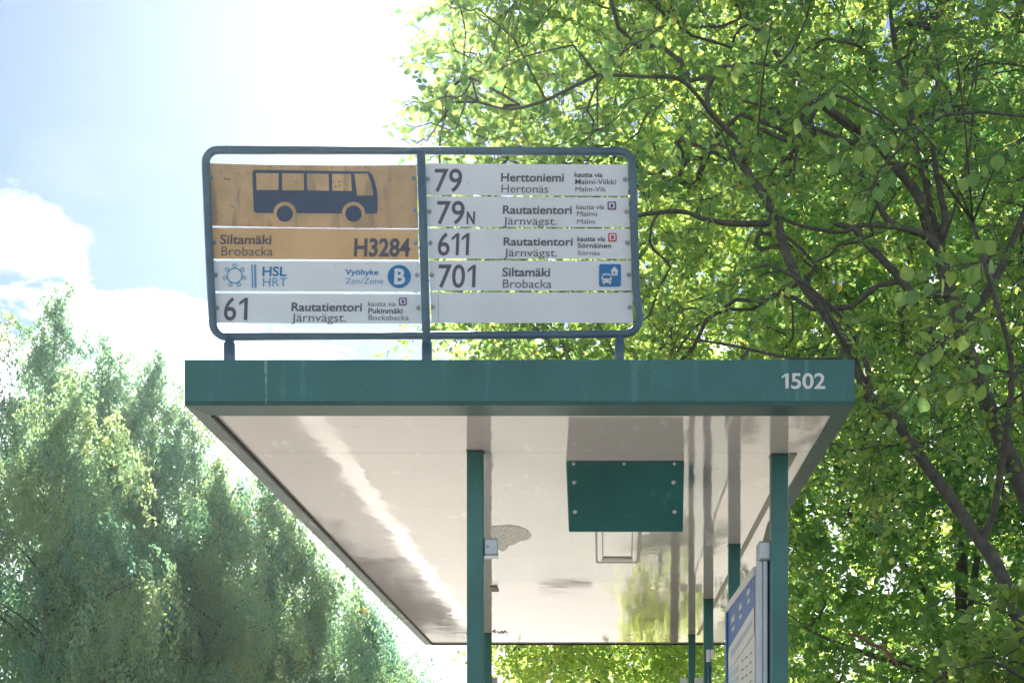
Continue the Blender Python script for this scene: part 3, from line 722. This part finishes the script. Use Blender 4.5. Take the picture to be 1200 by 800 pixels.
def twig_leaves(tips, out_dir, per=42, length=.30, size=(.035, .055), twigs=4, droop=.5):
    """leafy twigs starting at each tip"""
    n = len(tips)*twigs; base = np.repeat(tips, twigs, axis=0); od = np.repeat(out_dir, twigs, axis=0)
    d = unit(od+rng.normal(0, .75, (n, 3))+np.array([0, 0, .1])); Ln = length*rng.uniform(.6, 1.35, n)
    m = max(per//twigs, 1)
    t = np.tile(np.linspace(.12, 1, m), n); tw = np.repeat(np.arange(n), m)
    pos = base[tw]+d[tw]*(Ln[tw]*t)[:, None]+np.array([0, 0, -1])*(droop*.35*Ln[tw]*t**2)[:, None]
    side = unit(np.cross(d, rng.normal(0, 1, (n, 3)))); sgn = np.tile(np.where(np.arange(m) % 2, 1., -1.), n)
    ld = unit(d[tw]*.55+side[tw]*sgn[:, None]*.9+rng.normal(0, .35, (n*m, 3))+np.array([0, 0, -.35*droop]))
    nr = unit(rng.normal(0, .55, (n*m, 3))+np.array([0, 0, 1.]))
    sz = rng.uniform(*size, n*m)
    ends = base+d*Ln[:, None]+np.array([0, 0, -1])*(droop*.35*Ln)[:, None]
    return pos, ld, nr, sz, base, ends

# left outline of the right hand foliage, read as bearing against height
EDGE_Y = [-200, 0, 25, 55, 95, 125, 150, 166, 200, 300, 385, 398, 420, 600, 757, 800, 900]
EDGE_X = [470, 505, 535, 530, 495, 520, 525, 490, 500, 520, 490, 545, 560, 565, 575, 590, 620]
def crown_points(n, pxr, pyr, Yr, keep=None, edge=True, clump=.0):
    res = []
    while len(res) < n:
        px = random.uniform(*pxr); py = random.uniform(*pyr); Y = random.uniform(*Yr)
        if edge and px < np.interp(py, EDGE_Y, EDGE_X): continue
        if keep and not keep(px, py, Y): continue
        if ((px-960)/(520+70*math.sin(Y*2.1+py*.01)))**2+(min(py-260, 0)/(470+60*math.sin(px*.012+Y)))**2 > (1 if px > 700 else 1.35): continue   # domed crown
        p = P(px, py, Y)
        if p.z < .3: continue
        if clump and math.sin(p.x*3.1+1.3)*math.sin(p.y*2.7)*math.sin(p.z*3.6+.5)+random.uniform(-.5, .5) < -clump: continue
        res.append(tuple(p))
    return np.array(res)
def PL(pts, Y=None): return [tuple(P(a, b, c)) for a, b, c in pts] if len(pts[0]) == 3 else [tuple(P(a, b, Y)) for a, b in pts]

def finish_tree(tree, sk, tips, per, size, twigs=4, length=.3, tone=(.45, .22), gain=1.0, trunk_nodes=None, twig_mesh=True):
    tp = np.array([sk.p[i] for i in tips]); od = np.array([sk.p[i]-sk.p[sk.par[i]] for i in tips])
    pos, ld, nr, sz, base, ends = twig_leaves(tp, unit(od), per, length, size, twigs)
    sk.mesh('branches', M['bark'], tree, gain=gain)
    if twig_mesh:
        n = len(base); a = base; b = ends; d = unit(b-a); s_ = unit(np.cross(d, np.array([.3, .2, 1.]))); u_ = np.cross(d, s_); r0 = .0016
        org = np.array(world_loc(tree)); V = np.empty((n, 6, 3))
        for k in range(3):
            an = 2*math.pi*k/3; o_ = s_*math.cos(an)+u_*math.sin(an); V[:, k] = a+o_*r0*1.2; V[:, 3+k] = b+o_*r0*.6
        idx = (np.array([(0, 1, 4, 3), (1, 2, 5, 4), (2, 0, 3, 5)])[None]+(np.arange(n)*6)[:, None, None]).reshape(-1, 4)
        me = bpy.data.meshes.new('twigs'); me.from_pydata((V.reshape(-1, 3)-org).tolist(), [], idx.tolist()); me.update()
        props(link_mesh('twigs', me, M['bark'], tree, org), kind='stuff')
    # slow drift of tone across the crown so that lighter and darker sprays show
    drift = .5*np.sin(pos[:, 0]*1.9+pos[:, 2]*1.3)+.5*np.sin(pos[:, 2]*2.3-pos[:, 1])
    tn = np.clip(rng.normal(tone[0], tone[1], len(pos))+.12*drift, 0, .9); tn[rng.random(len(pos)) < .006] = 1
    leaf_cloud('foliage', pos, ld, nr, sz, tn, BROAD, M['leaf'], tree)

GRP = 'leafy trees behind the bus shelter'
# tree with the long leaning limb
tA = thing('leafy_tree', (2.45, 7.6, .02), 'leafy tree whose long dark limb leans left past the end of the shelter roof', 'tree', GRP)
sk = Skeleton()
tr = sk.limb([(2.45, 7.6, -.1), (2.43, 7.58, .8)]+PL([(1215, 830), (1192, 720), (1167, 660), (1150, 635), (1115, 585), (1075, 530), (1045, 485), (1018, 462), (990, 400), (965, 365), (927, 310), (907, 250), (882, 210), (857, 175)], 7.5), .044, .012)
ix = lambda nodes, px, py, Y: min(nodes, key=lambda i: np.linalg.norm(sk.p[i]-np.array(P(px, py, Y))))
sk.limb(PL([(1020, 440, 7.45), (1005, 400, 7.4), (985, 370, 7.2), (940, 330, 7.0), (900, 310, 6.9)]), .014, .007, ix(tr, 1020, 462, 7.5))
sk.limb(PL([(900, 262, 7.4), (860, 262, 7.3), (830, 258, 7.2), (800, 248, 7.1), (765, 250, 7.0), (735, 254, 6.9)]), .017, .008, ix(tr, 907, 255, 7.5))
sk.limb(PL([(880, 180, 7.4), (840, 140, 7.2), (800, 95, 7.0), (760, 90, 6.9), (700, 88, 6.7)]), .013, .006, ix(tr, 870, 190, 7.5))
sk.limb(PL([(640, 118, 6.7), (600, 128, 6.7), (560, 120, 6.6)]), .007, .004, len(sk.p)-1)
sk.limb(PL([(1165, 600, 7.4), (1180, 500, 7.2), (1185, 420, 7.0), (1160, 330, 6.8), (1140, 260, 6.7)]), .018, .008, ix(tr, 1150, 635, 7.5))
sk.limb(PL([(985, 420, 7.3), (930, 420, 7.1), (860, 405, 6.9), (800, 396, 6.8)]), .012, .006, ix(tr, 990, 400, 7.5))
tgt = crown_points(560, (480, 1400), (-230, 560), (6.8, 9.5), clump=.25)
tips = sk.grow(tgt, .10)
tpos = sk
finish_tree(tA, sk, tips, 48, (.027, .052), length=.29, tone=(.48, .28))
skA = sk
# forked tree
tB = thing('leafy_tree', (2.86, 7.9, .02), 'forked tree with many dark limbs fanning out from one crotch at the upper right', 'tree', GRP)
sk = Skeleton(); Yb = 7.8
tr = sk.limb([(2.86, 7.9, -.1), (2.84, 7.9, .8)]+PL([(1300, 900), (1262, 740), (1210, 600), (1168, 500), (1130, 400), (1110, 330), (1102, 296)], Yb), .062, .034)
hub = tr[-1]
sk.limb(PL([(1085, 262), (1075, 228), (1050, 196), (1030, 170), (1010, 158)], Yb), 0.0266, 0.0256, hub)
h2 = len(sk.p)-1
sk.limb(PL([(975, 132), (945, 108), (930, 92), (905, 55), (880, 25), (862, -10)], 7.7), 0.0222, 0.0096, h2)
sk.limb(PL([(1000, 168), (980, 160), (940, 145), (905, 128), (870, 118)], 7.6), 0.0133, 0.0064, h2)
sk.limb(PL([(1085, 275), (1045, 262), (1028, 235), (1018, 215), (1000, 204), (985, 198)], 7.7), 0.0192, 0.0080, hub)
sk.limb(PL([(1078, 272), (1045, 265), (1010, 264), (985, 272), (955, 268), (930, 262)], 7.6), 0.0163, 0.0080, hub)
sk.limb(PL([(1092, 250), (1085, 215), (1075, 180), (1068, 130), (1050, 60), (1040, -20)], 7.9), 0.0192, 0.0096, hub)
sk.limb(PL([(1108, 255), (1100, 215), (1094, 180), (1092, 150), (1100, 80)], 7.8), 0.0192, 0.0080, hub)
sk.limb(PL([(1120, 240), (1135, 180), (1142, 110), (1146, 60)], 7.7), 0.0089, 0.0048, hub)
sk.limb(PL([(1070, 345), (1040, 310), (1015, 285), (1000, 268), (978, 262)], 7.6), 0.0222, 0.0128, ix(tr, 1115, 345, Yb))
sk.limb(PL([(1128, 380), (1165, 330), (1200, 250), (1240, 150)], 7.9), .03, .012, ix(tr, 1128, 400, Yb))
sk.limb(PL([(960, 120), (945, 150), (925, 165), (890, 150)], 7.5), 0.0089, 0.0040, h2)
tgt = crown_points(680, (500, 1450), (-230, 640), (7.4, 11.2), clump=.22)
tips = sk.grow(tgt, .10); finish_tree(tB, sk, tips, 48, (.029, .054), length=.34, tone=(.58, .28))
# rear trees, leaf tones paint in how sunlit or shaded each crown is
def rear_tree(base, label, limbs, n, pxr, pyr, Yr, tone, keep=None, extra=None, per=66, size=(.050, .075), r0=.09):
    global sk
    t = thing('leafy_tree', base, label, 'tree', GRP); sk = Skeleton()
    tr = sk.limb([base]+limbs[0], r0, .02)
    for i, l in limbs[1:]: sk.limb(l, .03, .010, tr[int(len(tr)*i)])
    cp_ = crown_points(n, pxr, pyr, Yr, keep, clump=.3)
    if extra is not None: cp_ = np.concatenate([cp_, crown_points(*extra)])
    tips = sk.grow(cp_, .10)
    finish_tree(t, sk, tips, per, size, length=.42, tone=tone, twig_mesh=False, twigs=5); return t
rear_tree((.85, 15.2, -.1), 'leafy tree showing beneath the back edge of the shelter roof and above its left half', [PL([(790, 900, 15), (780, 780, 15), (720, 600, 15), (660, 400, 14.8), (620, 200, 14.6)]),
          (.3, PL([(800, 760, 14.6), (850, 720, 14.4), (900, 640, 14.2)])), (.25, PL([(700, 800, 14.5), (640, 770, 14.2), (590, 780, 14)])), (.5, PL([(760, 440, 15), (820, 300, 15), (860, 160, 15)])),
          (.7, PL([(600, 300, 14.6), (560, 180, 14.4), (530, 80, 14.2)]))],
          800, (535, 930), (-120, 800), (12.5, 17), (.78, .18), r0=.05, extra=(110, (545, 880), (735, 800), (12.5, 15.5)), keep=lambda px, py, Y: P(px, py, Y).z > 2.75)
rear_tree((3.2, 12.6, -.1), 'leafy tree in painted shade filling the lower right behind the leaning limb', [PL([(1130, 900, 12.6), (1128, 720, 12.6), (1120, 560, 12.6), (1090, 400, 12.6), (1080, 200, 12.6)]),
          (.2, PL([(1090, 700, 12.4), (1040, 640, 12.2), (990, 600, 12)])), (.35, PL([(1160, 560, 12.4), (1200, 460, 12.3), (1240, 380, 12.2)])), (.3, PL([(1060, 780, 12), (1000, 760, 12), (950, 740, 12)]))],
          950, (880, 1420), (60, 900), (10.8, 15), (.25, .2), per=84)
rear_tree((5.4, 18.5, -.1), 'tall leafy tree farthest back whose sunlit crown glows between the nearer limbs', [PL([(1200, 880, 18.5), (1190, 600, 18.5), (1150, 300, 18.5), (1100, 50, 18.5)]),
          (.4, PL([(1000, 560, 18), (900, 420, 18)])), (.6, PL([(960, 250, 18), (850, 120, 18)])), (.6, PL([(1250, 250, 18), (1350, 100, 18)]))],
          1150, (760, 1500), (-200, 860), (16, 21), (.88, .14), size=(.065, .10))
# bright shrub behind the shelter, mirrored in its ceiling
def shrub(base, label, n, cen, rad, per, size, tone, seed=1):
    t = thing('shrub', base, label, 'shrub'); s = Skeleton(); r = s.limb([base, (base[0], base[1], base[2]+.25)], .03, .02)
    pts = []
    while len(pts) < n:
        v = rng.normal(0, .5, 3)
        if np.linalg.norm(v) < 1: pts.append(np.array(cen)+v*np.array(rad))
    tips = s.grow(np.array(pts), .1)
    tp = np.array([s.p[i] for i in tips]); od = np.array([s.p[i]-s.p[s.par[i]] for i in tips])
    pos, ld, nr, sz, b_, e_ = twig_leaves(tp, unit(od), per, .25, size, 4)
    s.mesh('stems', M['bark'], t); leaf_cloud('foliage', pos, ld, nr, sz, np.clip(rng.normal(*tone, len(pos)), 0, .97), BROAD, M['leaf'], t); return t
shrub((1.0, 21.8, 0), 'rounded yellow green shrub growing beyond the far end of the shelter', 110, (1.0, 21.8, .85), (.75, .8, .95), 40, (.05, .075), (.9, .06))
# foreground sprays of the leaning tree: every leaf its own part
leafmeshes = []
for i in range(8):
    T, Fc = BROAD; me = bpy.data.meshes.new('leaf')
    w = rng.uniform(.9, 1.3); vv = T.copy(); vv[:, 1] *= w; vv[:, 2] += rng.uniform(-.12, .05)*vv[:, 0]**2
    # finer outline: ovate blade with a pointed tip, folded along the midrib
    xs = [0, .12, .30, .50, .70, .86, 1.0]; ws = [0, .19, .34, .38, .30, .15, 0]
    V = [(x_, 0, -.10*x_*x_*rng.uniform(.5, 1.5)) for x_ in xs]; nl = len(xs)
    for s_ in (1, -1):
        for x_, w_ in zip(xs[1:-1], ws[1:-1]): V.append((x_-.02, s_*w_*w*rng.uniform(.93, 1.05), .12*w_-.10*x_*x_))
    Fv = []
    for o_, s_ in ((nl, 1), (nl+5, -1)):
        q = [(0, 1, o_)]+[(k, k+1, o_+k, o_+k-1) for k in range(1, 5)]+[(5, 6, o_+4)]
        Fv += [tuple(reversed(f)) for f in q] if s_ < 0 else q
    # petiole
    pe_ = len(V); V += [(-.35, -.010, .02), (-.35, .010, .02), (0, .012, 0), (0, -.012, 0)]; Fv.append((pe_, pe_+1, pe_+2, pe_+3))
    me.from_pydata([tuple(map(float, v)) for v in V], [], Fv); me.materials.append(M['leaf'])
    a_ = me.attributes.new('tone', 'FLOAT', 'FACE'); a_.data.foreach_set('value', [float(np.clip(.25+.09*i+rng.normal(0, .03), 0, .97))]*len(Fv)); me.update()
    leafmeshes.append(me)
sprays = [  # px, py, depth, direction, leaves, leaf length
 (1075, 150, 5.6, (-1, 0, -.25), 16, .062), (1060, 190, 5.8, (-.8, 0, -.5), 12, .060), (985, 95, 5.7, (-.7, -.2, -.5), 11, .058), (1180, 300, 5.4, (-1, 0, -.2), 16, .064),
 (1170, 370, 5.5, (-.9, -.1, -.4), 15, .064), (1190, 440, 5.3, (-1, 0, -.1), 14, .062), (1150, 330, 5.8, (-.7, 0, -.6), 12, .058), (905, 20, 5.8, (-.6, 0, -.7), 14, .055),
 (780, 30, 5.9, (-.8, 0, -.4), 14, .055), (640, 60, 6.0, (-1, 0, -.3), 14, .050), (545, 110, 6.0, (-1, 0, -.1), 16, .045), (535, 150, 6.1, (-1, 0, .15), 14, .042), (500, 165, 6.1, (-1, 0, 0), 9, .038),
 (1120, 60, 5.7, (-.8, 0, -.5), 13, .058), (1200, 160, 5.6, (-.9, 0, -.5), 13, .060), (700, 150, 6.0, (-.7, 0, -.7), 12, .05), (820, 130, 6.0, (-.6, 0, -.8), 12, .052), (560, 10, 6.1, (-1, 0, .1), 13, .042),
 (930, 330, 6.1, (-.8, 0, -.5), 10, .052), (1090, 440, 5.9, (-.7, 0, -.7), 12, .056)]
stems = MB(); cnt_leaf = 0
for px, py, Y, d, nl, ls in sprays:
    a = P(px, py, Y); d = Vector(d).normalized(); Lg = ls*nl*.36; j = min(range(len(skA.p)), key=lambda i: np.linalg.norm(skA.p[i]-np.array(a)-np.array([.25, .25, .2])))
    root = Vector(skA.p[j]); mid = (root+a)/2+Vector((0, 0, .08)); path = [root, mid, a]
    q = [a]
    for k in range(1, 7): q.append(a+d*Lg*k/6+Vector((random.uniform(-.01, .01), random.uniform(-.02, .02), -.10*Lg*(k/6)**2+random.uniform(-.008, .008))))
    stems.tube(path+q[1:], [.005, .004, .0032, .003, .0028, .0026, .0024, .002, .0015], 5)
    for k in range(nl):
        t = .1+.9*k/(nl-1); i0 = min(int(t*6), 5); p = q[i0].lerp(q[i0+1], t*6-i0)
        side = Vector((-d.z, 0, d.x))*(1 if k % 2 else -1)
        ld_ = (d*.5+side*.8+Vector((random.gauss(0, .25), random.gauss(0, .35), random.gauss(0, .2)-.15))).normalized()
        nr_ = Vector((random.gauss(0, .4), -random.uniform(.2, 1.0), random.uniform(.3, 1.1))).normalized()
        s_ = nr_.cross(ld_).normalized(); u_ = ld_.cross(s_); sz = ls*random.uniform(.7, 1.15)
        o = bpy.data.objects.new('leaf', leafmeshes[random.randrange(8)]); COL.objects.link(o); o.parent = tA
        mtx = Matrix((ld_, s_, u_)).transposed().to_4x4(); p2 = p+ld_*sz*.3
        o.matrix_local = Matrix.Translation(p2-world_loc(tA)) @ mtx @ Matrix.Scale(sz, 4); cnt_leaf += 1
stems.build('spray_stems', M['bark'], tA, smooth=True)
# bright sapling in the lower right corner
tS = thing('sapling', (2.55, 6.0, .02), 'bright green leafy sapling reaching into the bottom right corner', 'sapling')
sk = Skeleton()
tr = sk.limb([(2.55, 6.0, -.1)]+PL([(1300, 1100, 6), (1270, 900, 6), (1240, 780, 6), (1215, 700, 6.0), (1205, 660, 6.0)]), .022, .006)
sk.limb(PL([(1210, 800, 5.9), (1160, 775, 5.8), (1110, 790, 5.8)]), .006, .003, ix(tr, 1250, 800, 6))
sk.limb(PL([(1200, 730, 5.9), (1160, 710, 5.9), (1120, 700, 5.8), (1085, 712, 5.8)]), .006, .003, ix(tr, 1240, 780, 6))
def under(px, py, Y): return py > np.interp(px, [1080, 1120, 1160, 1200, 1400], [815, 765, 715, 672, 560])
tips = sk.grow(crown_points(190, (1085, 1330), (640, 960), (5.6, 6.6), under, edge=False), .1)
finish_tree(tS, sk, tips, 18, (.042, .066), length=.20, tone=(.72, .18), twigs=2)
# dead twig
dt = MB().tube([P(a, b, 9.5) for a, b in ((995, 742), (1008, 746), (1022, 755), (1034, 758), (1044, 768), (1052, 778))], [.008, .010, .012, .013, .012, .008], 6)
o = dt.build('dead_branch', M['dead'], tB, label='bare reddish dead branch')

# ------------------------------------------------------------------ birches across the road
def birch(px, top, Y, spread, seed, label, tone=(.4, .2), n_limb=40, leaves=46000, lsize=(.05, .088), yellow=0, zmin=1.6):
    spread *= 1.25
    r = np.random.default_rng(seed); b = P(px, 0, Y); X = b.x; top_z = P(px, top, Y).z
    t = thing('birch_tree', (X, Y, -.16), label, 'tree', 'birch trees across the road')
    lean = r.normal(0, .25)
    tp = [(X+lean*(k/10)**2+r.normal(0, .05), Y+r.normal(0, .05), -.3+(top_z+.15)*k/10) for k in range(11)]
    MB().tube(tp, [.085*(1-k/10.6)+.006 for k in range(11)], 8).build('trunk', M['birch_bark'], t, smooth=True)
    lb = MB(); strands = []
    for i in range(n_limb):
        u = (i+.5)/n_limb; z0 = zmin+(top_z-zmin-.5)*u**.85; f = (z0-zmin)/(top_z-zmin)
        reach = spread*(1-f)**.75*r.uniform(.6, 1.12)+.15
        if f < .15: reach *= .8
        a = r.uniform(0, 2*math.pi) if i % 2 else r.uniform(math.pi, 2*math.pi)
        k0 = min(int((z0+.3)/(top_z+.15)*10), 9); base = np.array(tp[k0]); base[2] = z0
        d = np.array([math.cos(a), math.sin(a)*.8, 0]); rise = reach*r.uniform(.5, .95)
        pts = [base+d*reach*s_+np.array([0, 0, rise*(1.5*s_-.75*s_*s_)]) for s_ in np.linspace(0, 1, 6)]
        zc = top_z-.02
        for p_ in pts: p_[2] = min(p_[2], zc-.4*np.linalg.norm((p_-base)[:2]))
        lb.tube(pts, list(np.linspace(.035*(1-f)+.008, .004, 6)), 4, cap=False)
        tufts = r.uniform(.05, 1.05, r.integers(3, 6)); tufts[0] = 1.0
        for s_ in range(int(6+18*(1-f)**.6)):
            q = float(np.clip(tufts[r.integers(len(tufts))]+r.normal(0, .05), .05, 1.08)); i0 = min(int(q*5), 4); p_ = pts[i0]+(pts[i0+1]-pts[i0])*(q*5-i0)
            strands.append((p_+r.normal(0, .22, 3)*np.array([1, 1, .6]), r.uniform(.4, 1.5)*(.6+.6*(1-f)), u))
    for k in range(16): strands.append((np.array(tp[-1])+r.normal(0, .16, 3)*np.array([1, 1, 1.6])+np.array([0, 0, .1]), r.uniform(.25, .7), 1))
    lb.build('limbs', M['bark'], t, smooth=True)
    S0 = np.array([s_[0] for s_ in strands]); LN = np.array([s_[1] for s_ in strands]); n = len(S0); m = max(leaves//n, 4)
    tt = np.tile(np.linspace(0, 1, m), n)+r.uniform(-.02, .02, n*m); w = np.repeat(np.arange(n), m)
    sway = r.normal(0, .16, (n, 3))*np.array([1, 1, 0]); ph = r.uniform(0, 6, n)
    pos = S0[w]+sway[w]*(LN[w]*tt)[:, None]*1.2+np.array([0, 0, -1])*(LN[w]*tt)[:, None]
    # several thin twigs side by side in every strand
    pos[:, 0] += .07*np.sin(ph[w]+tt*5)+r.normal(0, .045, n*m); pos[:, 1] += r.normal(0, .06, n*m)
    ld = unit(np.array([0, 0, -1.])+r.normal(0, .55, (n*m, 3))); nr = unit(r.normal(0, 1, (n*m, 3))+np.array([0, 0, .3]))
    lt = {}; st = np.array([lt.setdefault(s_[2], r.normal(tone[0], tone[1]*1.2)) for s_ in strands]); st = np.clip(st+r.normal(0, tone[1]*.5, n), 0, .9)
    tn = np.clip(st[w]+r.normal(0, tone[1]*.6, n*m), 0, .93)
    if yellow:
        for k in r.choice(n, yellow, replace=False): tn[w == k] = np.where(r.random(m) < .8, 1, .9)
    leaf_cloud('foliage', pos, ld, nr, r.uniform(*lsize, n*m), tn, BIRCH, M['birch_leaf'], t)
birch(-45, 325, 27, 2.2, 1, 'weeping birch at the far left cut by the edge of the picture', (.35, .2))
birch(62, 348, 30, 1.9, 2, 'tallest weeping birch with thin top strands against the sky at the left', (.35, .2), leaves=50000)
birch(45, 455, 24, 2.3, 3, 'pale sunlit birch standing in front of the tall ones at the lower left', (.66, .22), leaves=50000)  # higher leaf tone paints in its sunlit look
birch(138, 412, 31, 1.8, 4, 'slender birch just right of the tallest one', (.42, .2))
birch(190, 425, 30, 1.7, 5, 'birch whose narrow top rises beside the left roof corner', (.35, .2), leaves=50000)
birch(226, 478, 31, 1.0, 12, 'narrow birch half hidden behind the drooping olive one near the roof corner', (.4, .2), leaves=30000)
birch(245, 545, 28, 1.5, 6, 'drooping olive birch below the left roof corner', (.6, .2), yellow=8)
birch(318, 555, 31, 1.5, 7, 'birch under the sloping left roof edge next to the yellow flecked one', (.45, .2), yellow=8)
birch(372, 622, 31, 1.3, 8, 'lower birch with a few yellow hanging strands', (.5, .2), leaves=34000, yellow=16)
birch(428, 688, 33, 1.3, 9, 'short birch next to last towards the back corner of the roof', (.42, .2), leaves=32000)
birch(474, 752, 36, 1.1, 10, 'last and lowest birch of the row near the back corner of the roof', (.35, .2), leaves=26000)
birch(105, 560, 26, 1.7, 11, 'dark birch filling the gap low between the pale and the slender one', (.3, .18), leaves=38000)
# ------------------------------------------------------------------ added volume, imitates lens glare as a thin haze
hz = bpy.data.materials.new('veil'); hz.use_nodes = True; t = hz.node_tree; t.nodes.clear()
pv = t.nodes.new('ShaderNodeVolumePrincipled'); pv.inputs['Density'].default_value = .00043; pv.inputs['Anisotropy'].default_value = .8
pv.inputs['Color'].default_value = (.72, .87, 1, 1)
o_ = t.nodes.new('ShaderNodeOutputMaterial'); t.links.new(pv.outputs[0], o_.inputs['Volume'])
MB().box((-70, -30, -1.3), (70, 80, 22)).build('veil', hz, kind='stuff', label='lens glare imitated by an added thin haze')
